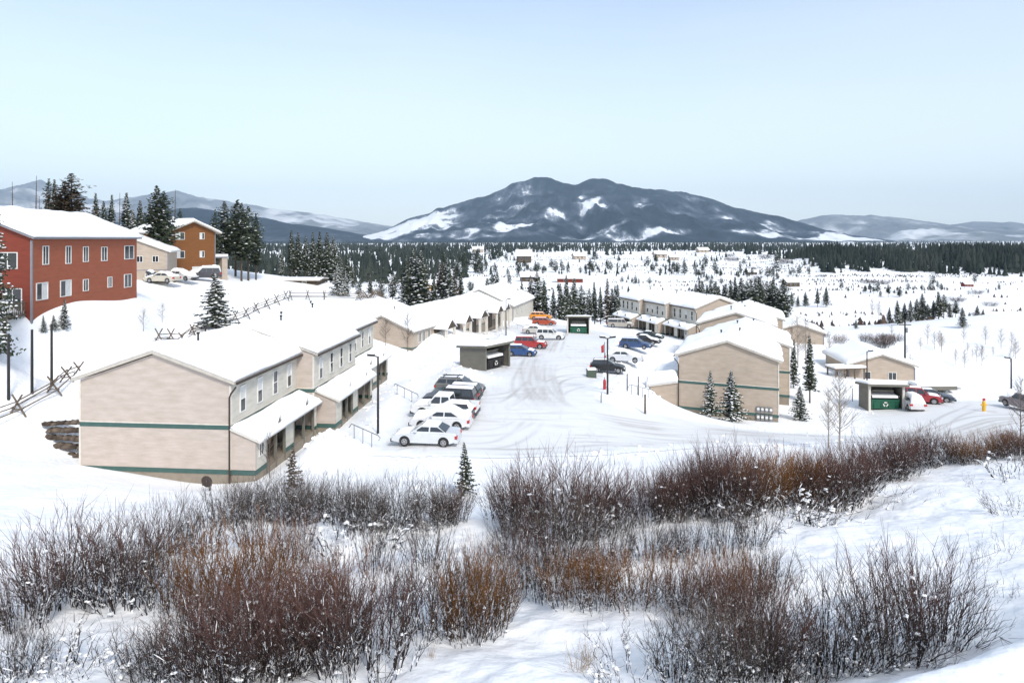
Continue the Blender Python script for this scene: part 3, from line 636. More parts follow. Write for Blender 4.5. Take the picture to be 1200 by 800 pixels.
# trash sheds
def trash_shed(x, y, z, rz, label, dumplabel, w=4.2, d=2.6, h=3.0, dark=False):
    BM = 'dark' if dark else 'binGreen'
    t = empty('trash_shed', (x,y,z), rz, label, 'trash shed', 'flat-roofed dumpster sheds')
    b = MB(); b.box(-w/2, w/2, d-.12, d, -.6, h-.35); b.build('back_wall', 'enc', t)
    for sx in (-1, 1):
        s = MB(); xx = sx*(w/2); s.prism([(xx,.14,-.6),(xx,d-.125,-.6),(xx,d-.125,h-.36),(xx,.14,h-.06)], (-sx*.12,0,0)); s.build('side_wall', 'enc', t)
        p = MB(); p.box(xx-.22 if sx > 0 else xx, xx if sx > 0 else xx+.22, -.06, .13, -.6, h-.03); p.build('post', 'trim' if not dark else 'olive', t)
    r = MB(); r.prism([(-w/2-.3,-.5,h+.02),(-w/2-.3,d+.3,h-.4),(-w/2-.3,d+.3,h-.18),(-w/2-.3,-.5,h+.26)], (w+.6,0,0)); ro = r.build('roof', 'olive', t)
    snow_sheet('roof_snow', lambda X, Y: h+.26-(Y+.5)*.43/(d+.8), -w/2-.25, w/2+.25, -.42, d+.25, .22, ro, int(x*9), .3, .06)
    c = math.cos(rz); s_ = math.sin(rz); q = (x-s_*.35, y+c*.35)
    u = empty('dumpster', (q[0], q[1], z), rz, dumplabel, 'dumpster', 'dumpsters in the sheds')
    bd = MB(); bd.prism([(-1.5,0,.15),(-1.5,1.5,.15),(-1.5,1.6,1.35),(-1.5,-.1,1.2)], (3.0,0,0)); bd.build('body', BM, u)
    rm = MB(); rm.box(-1.56, 1.56, -.16, -.105, 1.02, 1.16); rm.box(-1.56,1.56,-.06,-.0,.15,.28); 
    for k in (-1.2,-.4,.4,1.2): rm.box(k-.05, k+.05, -.12, -.03, .3, 1.0)
    rm.build('rib', BM, u)
    ld = MB(); ld.prism([(-1.52,-.15,1.3),(-1.52,1.6,1.5),(-1.52,1.6,1.56),(-1.52,-.15,1.36)], (3.04,0,0)); lo = ld.build('lid', 'dark', u)
    ls = MB(); ls.prism([(-1.4,-.05,1.38),(-1.4,1.5,1.565),(-1.4,1.5,1.8),(-1.4,0,1.6)], (2.8,0,0)); ls.build('lid_snow', 'clump', u)
    mk = MB()
    for k in range(3):   # three-arrow recycling mark
        a = R(90+120*k); cx, cz = math.cos(a)*.2, .66+math.sin(a)*.2; dx, dz = -math.sin(a), math.cos(a); nx, nz = math.cos(a), math.sin(a)
        pts = [(cx-dx*.17-nx*.05, cz-dz*.17-nz*.05), (cx+dx*.04-nx*.05, cz+dz*.04-nz*.05), (cx+dx*.04-nx*.11, cz+dz*.04-nz*.11), (cx+dx*.19, cz+dz*.19), (cx+dx*.04+nx*.11, cz+dz*.04+nz*.11), (cx+dx*.04+nx*.05, cz+dz*.04+nz*.05), (cx-dx*.17+nx*.05, cz-dz*.17+nz*.05)]
        mk.prism([(a_, -.135, b_) for a_, b_ in pts], (0,-.012,0))
    mk.build('recycling_mark', 'white', u)
    lt = MB(); lt.box(-1.2,1.2,.9,1.0,1.9,2.15); lt.build('brace','enc',t)
    return t
e1 = gp(678, 391); trash_shed(e1.x, e1.y, e1.z, R(-4), 'flat-roofed dumpster shed at the far end of the parking lot', 'green dumpster with white recycling mark in the far-end shed')
e2 = gp(1039, 481); trash_shed(e2.x, e2.y, e2.z, R(-5), 'flat-roofed dumpster shed in the right-hand lot beside the red car', 'green dumpster with white recycling mark in the right-hand shed', 3.9, 2.5, 2.8)
e3 = gp(596, 433); trash_shed(e3.x-1.3, e3.y+.6, e3.z, R(52), 'dark flat-roofed dumpster shed seen from its side behind the plowed pile', 'black dumpster in the side-on shed on the left of the lot', 4.7, 4.0, 2.8, True)
# ------------------------------------------------------------------ cars
PAINT = {}
def paint(c, snowdust=0):
    k = tuple(round(x,3) for x in c)
    if k not in PAINT:
        m = noise_mat('car_paint', tuple(x*.9 for x in c), c, 1.5, .4, .35); m.node_tree.nodes['Principled BSDF'].inputs['Coat Weight'].default_value = .15; PAINT[k] = m
    return PAINT[k]
# side profiles: x forward from the rear bumper, z up.  lower body top line, cabin polygon, wheel positions
KIND = {
 'sedan': dict(L=4.7, w=.89, low=[(0,.42),(.02,.75),(.10,.98),(.95,1.03),(2.9,.97),(3.9,.87),(4.5,.74),(4.68,.6),(4.7,.35)], cab=[(.72,1.02),(1.45,1.42),(2.45,1.45),(3.35,.95)], top=1.45, wh=(.95,3.72), pil=[1.95]),
 'hatch': dict(L=4.1, w=.86, low=[(0,.40),(.03,.8),(.08,1.0),(.9,1.03),(2.7,.99),(3.5,.88),(3.95,.74),(4.08,.6),(4.1,.35)], cab=[(.12,1.0),(.48,1.46),(2.0,1.5),(3.0,.97)], top=1.5, wh=(.75,3.3), pil=[1.55]),
 'wagon': dict(L=4.7, w=.9, low=[(0,.42),(.02,.8),(.06,1.05),(.95,1.08),(2.95,1.02),(3.9,.92),(4.5,.78),(4.68,.6),(4.7,.35)], cab=[(.08,1.05),(.45,1.5),(2.6,1.55),(3.45,1.0)], top=1.55, wh=(.95,3.75), pil=[1.2,2.15]),
 'suv': dict(L=4.7, w=.94, low=[(0,.50),(.02,.9),(.05,1.12),(.95,1.14),(3.0,1.12),(4.2,1.04),(4.6,.95),(4.69,.7),(4.7,.42)], cab=[(.08,1.12),(.28,1.74),(2.6,1.78),(3.3,1.1)], top=1.78, wh=(.95,3.8), pil=[1.15,2.05]),
 'pickup': dict(L=5.5, w=.95, low=[(0,.55),(.01,.95),(.03,1.15),(2.15,1.15),(4.1,1.13),(5.05,1.05),(5.4,.95),(5.49,.7),(5.5,.45)], cab=[(2.1,1.14),(2.25,1.78),(3.45,1.8),(4.1,1.12)], top=1.8, wh=(1.15,4.5), pil=[2.95]),
 'topper': dict(L=5.5, w=.95, low=[(0,.55),(.01,.95),(.03,1.15),(2.15,1.15),(4.1,1.13),(5.05,1.05),(5.4,.95),(5.49,.7),(5.5,.45)], cab=[(.06,1.14),(.2,1.76),(3.45,1.8),(4.1,1.12)], top=1.8, wh=(1.15,4.5), pil=[2.2,2.95]),
}
CARSHINE = None
def car(u, v, kind, col, head, snow, label, lift=.0, world=None, rack=False, spare=False):
    K = KIND[kind]; L, w = K['L'], K['w']; g = world or gp(u, v)
    c, s = math.cos(R(head)), math.sin(R(head))
    t = empty('parked_car', g, R(head), label, 'car' if kind not in ('pickup','topper') else 'pickup truck', 'cars parked in the snow')
    o = -L/2; rw = .34 if kind in ('sedan','hatch','wagon') else .39
    t.location.z = max(Zf(g.x, g.y), Zf(g.x+c*1.5, g.y+s*1.5), Zf(g.x-c*1.5, g.y-s*1.5))+.03
    P = paint(col)
    bot = []
    for wx in reversed(K['wh']):
        a0 = rw+.06
        bot += [(wx+a0*math.cos(R(a)), rw+a0*math.sin(R(a))) for a in (-12, 15, 45, 70, 90, 110, 135, 165, 192)]
    top = K['low']; poly = top+bot[:9]+bot[9:]
    # lower body: centre section and rounded flanks
    mb = MB(); rings = []
    cz = .65
    for yy, sh in ((-w, .035), (-w*.93, 0.0), (w*.93, 0.0), (w, .035)):
        k = len(mb.v)
        for i, (x, z) in enumerate(poly):
            ins = i < len(top)
            xx = x+(sh if x < .3 else (-sh if x > L-.3 else 0)) if ins else x
            zz = z-(sh*1.2 if (ins and z > .7) else 0)
            yb = yy*(1-.05*max(0, abs(x-L/2)-L*.36)/(L*.14)) if ins else yy
            mb.v.append((xx+o, yb, zz))
        rings.append(k)
    n = len(poly)
    for a, b in zip(rings, rings[1:]):
        for i in range(n):
            j = (i+1) % n; mb.f.append((a+i, b+i, b+j, a+j)); mb.m.append(0)
    mb.f.append(tuple(rings[0]+i for i in range(n))); mb.m.append(0); mb.f.append(tuple(rings[-1]+i for i in reversed(range(n)))); mb.m.append(0)
    body = mb.build('body', [P], t, False)
    mod = body.modifiers.new('bev', 'BEVEL'); mod.width = .03; mod.segments = 2; mod.limit_method = 'ANGLE'; mod.angle_limit = R(35)
    cab = K['cab']; zb = cab[0][1]-.02; zt = K['top']
    def hy(z): return w*(.94-.20*(z-zb)/(zt-zb))
    cb = MB(); m = len(cab); k = 0
    pl = [(cab[0][0], zb-.05)]+list(cab[1:-1])+[(cab[-1][0], zb-.05)]
    for sg in (-1, 1):
        for x, z in pl: cb.v.append((x+o, sg*hy(z), z))
    q = len(pl)
    for i in range(q-1): cb.f.append((i, i+1, q+i+1, q+i)); cb.m.append(0)
    cb.f += [tuple(range(q)), tuple(reversed(range(q, 2*q)))]; cb.m += [0, 0]
    cab_o = cb.build('cabin', [P], t); mod = cab_o.modifiers.new('bev', 'BEVEL'); mod.width = .05; mod.segments = 2; mod.limit_method = 'ANGLE'; mod.angle_limit = R(20)
    # glass: side panes between pillars, windscreen and rear screen
    (x0,z0),(x1,z1),(x2,z2),(x3,z3) = cab
    zlo = max(z0, z3)+.05; zhi = zt-.10
    def lerpx(z, rear): 
        if rear: return x0+(x1-x0)*(z-z0)/(z1-z0)
        return x3+(x2-x3)*(z-z3)/(z2-z3)
    cuts = [None]+K['pil']+[None]
    for i in range(len(cuts)-1):
        a, b = cuts[i], cuts[i+1]
        if kind == 'topper' and i == 0: pass
        Pq = []
        xa0, xa1 = (lerpx(zlo, 1)+.10, lerpx(zhi, 1)+.10) if a is None else (a+.05, a+.05)
        xb0, xb1 = (lerpx(zlo, 0)-.12, lerpx(zhi, 0)-.10) if b is None else (b-.05, b-.05)
        if xb1 < xa1+.08: xa1 = xb1 = (xa1+xb1)/2
        for sg in (-1, 1):
            gl = MB(); gl.add([(x+o, sg*(hy(z)+d), z) for d in (-.03, .012) for (x, z) in ((xa0,zlo),(xb0,zlo),(xb1,zhi),(xa1,zhi))], [(0,1,2,3),(7,6,5,4),(0,4,5,1),(1,5,6,2),(2,6,7,3),(3,7,4,0)]); gl.build('side_window', 'glass', t)
    def screen(xb, zb_, xt, zt_, out):
        g2 = MB(); n_ = Vector((-(zt_-zb_)*out*-1, 0, abs(xt-xb))).normalized()
        pts = []
        for f_ in (.12, .88):
            x = xb+(xt-xb)*f_; z = zb_+(zt_-zb_)*f_; pts.append((x, z))
        V = [(pts[i][0]+o+n_.x*d, sg*(hy(pts[i][1])-.09), pts[i][1]+n_.z*d) for d in (-.03, .012) for (i, sg) in ((0,-1),(0,1),(1,1),(1,-1))]
        g2.add(V, [(0,1,2,3),(7,6,5,4),(0,4,5,1),(1,5,6,2),(2,6,7,3),(3,7,4,0)]); return g2
    screen(x3, z3, x2, z2, 1).build('windscreen', 'glass', t); screen(x0, z0, x1, z1, -1).build('rear_window', 'glass', t)
    for wx in K['wh']:
        for sg in (-1, 1):
            ty = MB(); yy = sg*(w-.11); 
            for (ra, rb, ya, yb) in ((rw, rw, -.10, .10),):
                ty.tube([(wx+o, yy-sg*.11, rw), (wx+o, yy-sg*.09, rw), (wx+o, yy+sg*.07, rw), (wx+o, yy+sg*.1, rw)], [rw*.92, rw, rw, rw*.9], 18)
            tw = ty.build('wheel', 'tyre', t, True)
            ri = MB(); ri.tube([(wx+o, yy+sg*.09, rw), (wx+o, yy+sg*.115, rw)], [rw*.62, rw*.6], 14)
            ri.build('rim', 'rim', tw)
            rh_ = MB()
            for a in range(5):
                an = R(72*a+20); rh_.box(wx+o+math.cos(an)*rw*.36-.035, wx+o+math.cos(an)*rw*.36+.035, *sorted((yy+sg*.112, yy+sg*.122)), rw+math.sin(an)*rw*.36-.035, rw+math.sin(an)*rw*.36+.035)
            rh_.build('rim_hole', 'tyre', tw)
    zl = top[-3][1]-.04; zt_ = top[1][1]
    for sg in (-1, 1):
        h = MB(); h.box(L-.16+o, L-.0+o, *sorted((sg*w*.62, sg*w*.97)), zl-.14, zl+.02); h.build('headlight', 'clearlamp', t)
        h = MB(); h.box(o-.02, o+.14, *sorted((sg*w*.66, sg*(w+.005))), zt_-.12, zt_+.08); h.build('taillight', 'redlamp', t)
        mi = MB(); xm = lerpx(zlo, 0)-.25; mi.box(xm+o-.07, xm+o+.07, *sorted((sg*(w*.95), sg*(w+.17))), zlo-.02, zlo+.13); mi.build('mirror', [P], t)
    bp = MB(); bp.box(L-.2+o, L+.05+o, -w*.93, w*.93, .28, .5); bp.build('front_bumper', 'chrome', t)
    bp = MB(); bp.box(o-.05, o+.2, -w*.93, w*.93, .32, .55); bp.build('rear_bumper', 'chrome' if kind in ('pickup','topper','suv') else P, t)
    if rack:
        rk = MB()
        for xx in (x1+.4, x2-.4): rk.box(xx+o-.03, xx+o+.03, -w*.7, w*.7, zt+.1, zt+.15)
        for sg in (-1,1): rk.box(x1+.1+o, x2-.1+o, sg*w*.66-.03, sg*w*.66+.03, zt+.03, zt+.1)
        rk.build('roof_rack', 'chrome', t)
    # snow lying on hood, roof, trunk
    if snow > 0:
        def zsurf(X):
            line = [(0, top[2][1]), (x0, top[2][1]+.02)]+[(x1,z1),(x2,z2)]+[(x3,z3)]+[p for p in top if p[0] > x3+.05 and p[1] > .7]
            if kind == 'pickup': line = [(0,.95),(x0-.02,.95),(x0,z0)]+line[2:]
            xs_ = [p[0] for p in line]; zs_ = [p[1] for p in line]
            return np.interp(X, xs_, zs_)
        segs = [(x1-.05, x2+.05, .70)] if snow < .12 else [(.08, L-.25, .84)]
        if .12 > snow >= .06: segs += [(x3+.05, L-.3, .8)]
        for a, b, wf in segs:
            nx, ny = 34, 12; X, Yv = np.meshgrid(np.linspace(a, b, nx), np.linspace(-1, 1, ny))
            zs = zsurf(X); hyv = np.where(zs > zb+.02, w*(.94-.20*np.clip((zs-zb)/(zt-zb), 0, 1)), w*.93)
            Yw = Yv*hyv*(.97 if snow >= .12 else .92); ed = np.minimum(1-np.abs(Yv), np.minimum(X-a, b-X)/.3)
            steep = np.abs(np.gradient(zs, axis=1))/((b-a)/nx)
            th = snow*(1+.5*fbm(X*3+u, Yw*3+v, 1.5, 3, 5))*np.sqrt(np.clip(ed*2.2, 0, 1))*np.where((steep > .55) & (snow < .2), .25, 1)
            vv = np.concatenate([np.stack([X+o, Yw, zs+th+.01], -1).reshape(-1,3), np.stack([X+o, Yw*.98, zs-.03], -1).reshape(-1,3)])
            n0 = X.size; idx = np.arange(n0).reshape(X.shape); qd = np.stack([idx[:-1,:-1], idx[:-1,1:], idx[1:,1:], idx[1:,:-1]], -1).reshape(-1,4)
            fs = [qd, qd[:, ::-1]+n0]
            for e in (idx[0,:], idx[-1,::-1], idx[::-1,0], idx[:,-1]): fs.append(np.stack([e[:-1], e[:-1]+n0, e[1:]+n0, e[1:]], -1))
            np_mesh('snow_cover', vv, np.concatenate(fs), 'clump', t)
    return t
W_ = (.72,.72,.72); 
car(500, 520, 'sedan', (.60,.62,.64), 173, .10, 'silver-white sedan side-on at the near end of the left parking row')
car(517, 501, 'sedan', (.66,.66,.67), 173, .34, 'sedan buried in snow with a red tail, just behind the silver-white sedan')
car(526, 493, 'hatch', (.035,.035,.04), 173, .15, 'small car under snow with dark tail, just before the white pickup')
car(522, 487, 'pickup', (.74,.74,.73), 172, .10, 'white pickup with snow in its bed in the left parking row')
car(527, 477, 'suv', (.035,.035,.04), 172, .05, 'black sport utility vehicle between white pickup and dark green car')
car(534, 469, 'wagon', (.02,.035,.03), 171, .03, 'dark green car in the left row, in front of the grey wagon')
car(539, 461, 'wagon', (.17,.17,.165), 352, .03, 'grey wagon with roof rack at the far end of the near left parking row', rack=True)
car(556, 424, 'hatch', (.10,.11,.12), 170, .22, 'dark hatchback half hidden behind the plowed pile and the side-on shed') if False else None
car(611, 417, 'hatch', (.03,.075,.20), 350, .10, 'bright blue small car beside the side-on dumpster shed')
car(622, 408, 'suv', (.36,.04,.04), 350, .08, 'red sport utility vehicle between the blue car and the white one')
car(645, 398, 'suv', (.66,.66,.64), 350, .10, 'white sport utility vehicle jutting into the far left parking row')
car(628, 391, 'sedan', (.45,.44,.40), 350, .28, 'pale sedan under snow behind the white sport utility vehicle')
car(638, 381, 'wagon', (.38,.07,.03), 350, .03, 'rust red wagon near the far dumpster shed')
car(634, 375, 'wagon', (.70,.27,.03), 350, .03, 'orange wagon just behind the rust red wagon')
car(619, 370, 'sedan', (.16,.22,.16), 350, .22, 'greenish sedan dusted with snow at the farthest end of the left row')
car(727, 384, 'topper', (.36,.33,.29), 352, .07, 'tan pickup with a topper beside the far dumpster shed')
car(699, 377, 'suv', (.08,.08,.09), 300, .18, 'dark snowy vehicle parked behind the tan pickup')
car(762, 398, 'sedan', (.03,.05,.05), 335, .10, 'dark green sedan, farthest of the right parking row')
car(757, 404, 'sedan', (.02,.02,.022), 335, .14, 'black sedan with snow on hood and roof in the right row')
car(745, 411, 'wagon', (.04,.075,.17), 338, .03, 'dark blue wagon in the right row between black sedan and silver car')
car(731, 424, 'sedan', (.60,.61,.63), 350, .24, 'silver car capped with snow, second from the near end of the right row')
car(712, 437, 'hatch', (.018,.02,.022), 350, .04, 'black hatchback at the near end of the right parking row')
car(1067, 479, 'hatch', (.62,.6,.6), 80, .34, 'snow-covered car with red tail right beside the right-hand shed')
car(1076, 472, 'suv', (.33,.04,.05), 335, .06, 'red sport utility vehicle in the right-hand lot')
car(1091, 470, 'sedan', (.05,.065,.09), 340, .03, 'dark slate sedan nearest the snow trailer in the right-hand lot')
car(1200, 481, 'suv', (.30,.26,.26), 95, .12, 'grey and maroon vehicle cut by the right edge of the picture')
car(170, 327, 'wagon', (.05,.06,.09), 340, .24, 'dark snowed-in car next to the corner of the red house')
car(190, 334, 'sedan', (.50,.46,.38), 172, .20, 'pale tan sedan with snow before the small beige house')
car(212, 331, 'sedan', (.55,.55,.54), 350, .38, 'car buried under white snow before the orange-brown house')
car(240, 329, 'suv', (.06,.06,.07), 200, .40, 'dark vehicle with a thick snow cap right of the orange-brown house')
# flat trailer in the right lot
g = gp(1092, 460); t = empty('flat_trailer', g, R(2), 'grey flat utility trailer topped with snow behind the slate sedan', 'trailer')
b = MB(); b.box(-2.6,2.6,-1,1,.55,1.0); b.build('bed', 'enc', t); b = MB(); b.box(-2.5,2.5,-.9,.9,1.004,1.4); b.build('snow_cover', 'clump', t)
for x in (-.6,.5):
    for s in (-1,1): b = MB(); b.tube([(x,s*.8,.33),(x,s*.98,.33)], .33, 12); b.build('wheel','tyre',t)
b = MB(); b.tube([(2.6,0,.6),(3.8,0,.5)], .06, 6); b.build('drawbar','dark',t)

# ------------------------------------------------------------------ street furniture
def lamp(u, vb, vt, label, arm=(0,-1), Y=None, double=False):
    g = at(u, Y) if Y else gp(u, vb); h = (vb-vt)/F*g.y if Y is None else CZ-(vt-HV)/F*g.y-g.z
    t = empty('street_lamp', (g.x, g.y, g.z), 0, label, 'street lamp', 'lamp posts round the parking lots')
    p = MB(); p.tube([(0,0,-.5),(0,0,h-.1)], [.10,.07], 8); p.build('pole', 'dark', t)
    for sg in ((1,-1) if double else (1,)):
        a = MB(); ax, ay = arm[0]*sg, arm[1]*sg
        a.tube([(0,0,h-.15),(ax*.35,ay*.35,h-.02)], .05, 6); ao = a.build('arm', 'dark', t)
        hd = MB(); n = Vector((-ay, ax, 0)); d = Vector((ax, ay, 0))
        hd.prism([tuple(d*.25+n*.14+Vector((0,0,h-.08))), tuple(d*.8+n*.14+Vector((0,0,h-.04))), tuple(d*.8-n*.14+Vector((0,0,h-.04))), tuple(d*.25-n*.14+Vector((0,0,h-.08)))], (0,0,.16))
        hd.build('lamp_head', 'dark', t)
        sn = MB(); sn.prism([tuple(d*.28+n*.12+Vector((0,0,h+.085))), tuple(d*.76+n*.12+Vector((0,0,h+.125))), tuple(d*.76-n*.12+Vector((0,0,h+.125))), tuple(d*.28-n*.12+Vector((0,0,h+.085)))], (0,0,.04)); sn.build('snow_cap', 'clump', t)
    return t
lamp(443, 508, 416, 'dark lamp post in the snow bank beside the long townhouse walkway', (-1,-.1))
lamp(593, 393, 350, 'dark lamp post among the snow before the low beige row', (1,0))
lamp(712, 462, 395, 'dark double-headed lamp post beside the black hatchback', (.95,.1), double=True)
lamp(1016, 448, 411, 'dark lamp post left of the low tan house at right', (1,0))
lamp(1185, 455, 419, 'dark lamp post at the right edge of the right-hand lot', (-1,0))
def pole(u, vb, vt, r, label, name='wooden_pole', cat='pole', group=None, mat='dark', Y=None, r2=None):
    g = gp(u, vb) if Y is None else at(u, Y); h = CZ-(vt-HV)/F*g.y-g.z
    p = MB(); p.tube([(0,0,-.5),(0,0,h*.5),(0,0,h)], [r, (r+(r2 or r*.8))/2, r2 or r*.8], 8); o = p.build(name, mat); o.location = (g.x, g.y, g.z)
    return tag(o, label, cat, group)
for u, vb, vt, l in ((10,468,391,'leftmost of three tall dark bare poles standing in the snow below the red house'), (37.5,461,386,'middle of three tall dark bare poles standing in the snow below the red house'), (60.5,452,380,'rightmost of three tall dark bare poles standing in the snow below the red house')):
    pole(u, vb, vt, .1, l, group='bare poles on the slope')
up = empty('utility_pole', gp(1060.5, 443), 0, 'tall dark utility pole beside the low tan house in the lower valley', 'utility pole')
hU = (443-377)/F*up.location.y; p = MB(); p.tube([(0,0,-.5),(0,0,hU)], [.16,.1], 8); p.build('pole', 'dark', up)
p = MB(); p.box(-.9,.9,-.06,.06,hU-.5,hU-.38); p.build('crossarm','dark',up); p = MB(); p.tube([(.25,0,hU-1.6),(.25,0,hU-.9)], .18, 8); p.build('transformer','galv',up)
def hydrant(u, v, col, label):
    g = gp(u, v); t = empty('fire_hydrant', g, 0, label, 'hydrant')
    p = MB(); p.tube([(0,0,-.2),(0,0,.75),(0,0,.95),(0,0,1.05)], [.16,.16,.14,.04], 10); p.build('barrel', col, t)
    p = MB(); p.tube([(-.28,0,.65),(.28,0,.65)], .08, 8); p.build('outlet', col, t)
    p = MB(); p.box(-.13,.13,-.02,.02,1.05,1.3); p.build('marker_plate', 'hred' if col == 'yellow' else 'white', t)
    return t
hydrant(1153, 482, 'yellow', 'yellow fire hydrant with red marker alone on the right-hand lot').scale = (1.1,)*3
g = gp(708.5, 456); t = empty('fire_hydrant', g, 0, 'red fire hydrant with white plate and tall flag post beside the double lamp', 'hydrant')
p = MB(); p.tube([(0,0,-.2),(0,0,.7),(0,0,.9),(0,0,1.0)], [.15,.15,.13,.04], 10); p.build('barrel', 'hred', t)
p = MB(); p.tube([(0,.1,0),(0,.1,4.6)], .03, 6); p.build('flag_post', 'dark', t)
p = MB(); p.box(-.16,.16,-.03,.0,1.2,1.62); p.build('marker_plate', 'white', t)
p = MB(); p.prism([(-.06,.06,3.6),(-.3,.06,3.55),(-.34,.06,4.2),(-.06,.06,4.4)], (0,.03,0)); p.build('flag', 'hred', t)
g = gp(693, 442); t = empty('utility_box', g, R(5), 'squat dark green utility box at the near end of the right parking row', 'utility box')
p = MB(); p.box(-.5,.5,-.4,.4,-.2,.8); p.build('cabinet','utilgreen',t); p = MB(); p.box(-.53,.53,-.43,.43,.805,.87); p.build('lid','utilgreen',t); p = MB(); p.box(-.48,.48,-.38,.38,.873,1.05); p.build('snow_cap','clump',t)
for u, vb, vt, l, c in ((704.5,472,460,'short grey snow stake just left of the double lamp post','galv'),(756,485,462,'brown square marker post at the edge of the snow bank before the right gable','wood'),(735,458,438,'thin dark stake by the gate left of the right gable','dark'),(748,463,441,'second thin dark stake by the gate left of the right gable, nearer the mound','dark'),(467,432,417,'thin stake between lamp post and grey wagon in the left snow bank','galv') if False else (999,470,455,'short grey stake left of the right-hand shed','galv')):
    pole(u, vb, vt, .06 if c != 'wood' else .1, l, 'marker_stake', 'stake', 'snow stakes', c)
def handrail(p0, p1, label, h=.95, n=3):
    a = Vector(p0); b = Vector(p1); t = empty('handrail', a, 0, label, 'handrail', 'steel handrails on the snow banks')
    d = b-a; pts = [Vector((0,0,h))+d*f_ for f_ in np.linspace(0, 1, 9)]
    r = MB(); r.tube([Vector((-.25*d.normalized().x, -.25*d.normalized().y, h-.3))]+pts+[pts[-1]+Vector((.2*d.normalized().x,.2*d.normalized().y,-.15)), pts[-1]+Vector((.05,0,-.35))], .035, 6); r.build('rail', 'galv', t)
    for k in range(n):
        q = d*((k+.3)/n); p = MB(); p.tube([(q.x,q.y,q.z-.6),(q.x,q.y,q.z+h)], .03, 6); p.build('post', 'galv', t)
def hr(u0,v0,u1,v1,label,n=3): handrail(gp(u0,v0), gp(u1,v1), label, n=n)
hr(412,512,443,526,'dark handrail going down the snow bank near the silver-white sedan')
hr(463,461,489,474,'dark handrail on the bank above the white pickup')
hr(555,414,572,404,'thin handrail on the snow before the low row, nearest the side-on shed')
hr(598,382,618,391,'thin handrail by the far lamp post before the low row')
hr(738,462,764,468,'low handrail and gate rail at the foot of the mound left of the right gable', 4)
# satellite dish at the foot of the near gable
g = at(246, 38.6); t = empty('satellite_dish', g, R(-20), 'brown satellite dish low in the snow at the foot of the beige gable', 'satellite dish')
p = MB(); p.tube([(0,0,-.3),(0,0,.45),(.0,-.12,.6)], .04, 6); p.build('mast','dark',t)
p = MB(); k = 14; c0 = Vector((0,-.2,.62)); ring = []
p.v.append(tuple(c0+Vector((0,.06,0)))); 
for j in range(k): a_ = 2*math.pi*j/k; p.v.append((math.cos(a_)*.42, -.22-.03, .62+math.sin(a_)*.34))
for j in range(k): p.f.append((0,1+j,1+(j+1)%k)); p.m.append(0)
dd = p.build('dish','brown',t); md = dd.modifiers.new('s','SOLIDIFY'); md.thickness = .02
p = MB(); p.tube([(0,-.2,.35),(0,-.6,.55)], .02, 5); p.build('feed_arm','dark',t)
# stone retaining wall left of the beige gable
t = empty('boulder_wall', at(72, 43), 0, 'stacked dark boulder retaining wall capped with snow left of the beige gable', 'retaining wall')
c = t.location; rr = random.Random(4); rk = MB(); sk = MB()
for r_ in range(5):
    for k in range(7):
        x = -1.9+k*.55+rr.uniform(-.1,.1)+(.2 if r_ % 2 else 0); y = .9-k*.12+r_*.14
        z = -.1-c.z+r_*.42+.10*k*(r_/4-.4)
        rk.blob((x, y, z+.1), rr.uniform(.32,.42), rr.uniform(.2,.26), rr=rr)
        if r_ == 4: sk.blob((x, y+.25, z+.38), .5, .22, rr=rr, jit=.1)
rk.build('boulders','rock',t, True); sk.build('snow_cap','clump',t, True)
# buck and rail fence
def buck_fence(path, label, hgt=1.25, sp=2.6, seed=0):
    rr = random.Random(seed); pts = []
    P = [gp(*p) if len(p) == 2 else at(p[0], p[2]) for p in path]
    for a, b in zip(P, P[1:]):
        n = max(1, int((b.xy-a.xy).length/sp))
        for k in range(n): q = a.lerp(b, k/n); pts.append(Vector((q.x, q.y, Zf(q.x, q.y))))
    pts.append(Vector((P[-1].x, P[-1].y, Zf(P[-1].x, P[-1].y))))
    t = empty('buck_rail_fence', pts[0], 0, label, 'fence', 'zigzag timber fences on the snow hill'); o = pts[0]
    for i, q in enumerate(pts):
        d = ((pts[i+1]-q) if i < len(pts)-1 else (q-pts[i-1])).xy.normalized(); n = Vector((-d.y, d.x, 0)); q = q-o
        b = MB(); up_ = Vector((0,0,1)); h = hgt*rr.uniform(.9,1.12)
        for sg in (-1, 1): b.tube([q-n*sg*.55+up_*-.15+Vector((d.x,d.y,0))*sg*.06, q+n*sg*.38+up_*(h)+Vector((d.x,d.y,0))*sg*.06], .06, 6)
        b.tube([q-n*.35+up_*.38, q+n*.35+up_*.38], .045, 5)
        b.build('buck', 'wood', t)
    for i in range(len(pts)-1):
        a, c2 = pts[i]-o, pts[i+1]-o; d = (c2-a).xy.normalized(); n = Vector((-d.y, d.x, 0)); b = MB()
        for hh, sd in ((hgt*.72, 0), (hgt*.42, .32), (hgt*.3, -.34)):
            b.tube([a+n*sd+Vector((-d.x*.2,-d.y*.2,hh+rr.uniform(-.05,.05))), c2+n*sd+Vector((d.x*.2,d.y*.2,hh+rr.uniform(-.05,.05)))], [.05,.04], 5)
        b.build('rail', 'wood', t)
buck_fence([(-30,505),(20,486),(62,462),(92,442)], 'zigzag buck-and-rail timber fence below the three bare poles', 1.3, 2.4, 1)
buck_fence([(186,403),(225,393),(262,381),(300,366),(335,352)], 'buck-and-rail timber fence climbing the slope past the large snowy spruce', 1.45, 2.6, 2)
buck_fence([(340,351),(380,351),(420,352),(476,355)], 'buck-and-rail timber fence crossing level snow on the hill shoulder behind the long roof', 1.5, 3.0, 3)
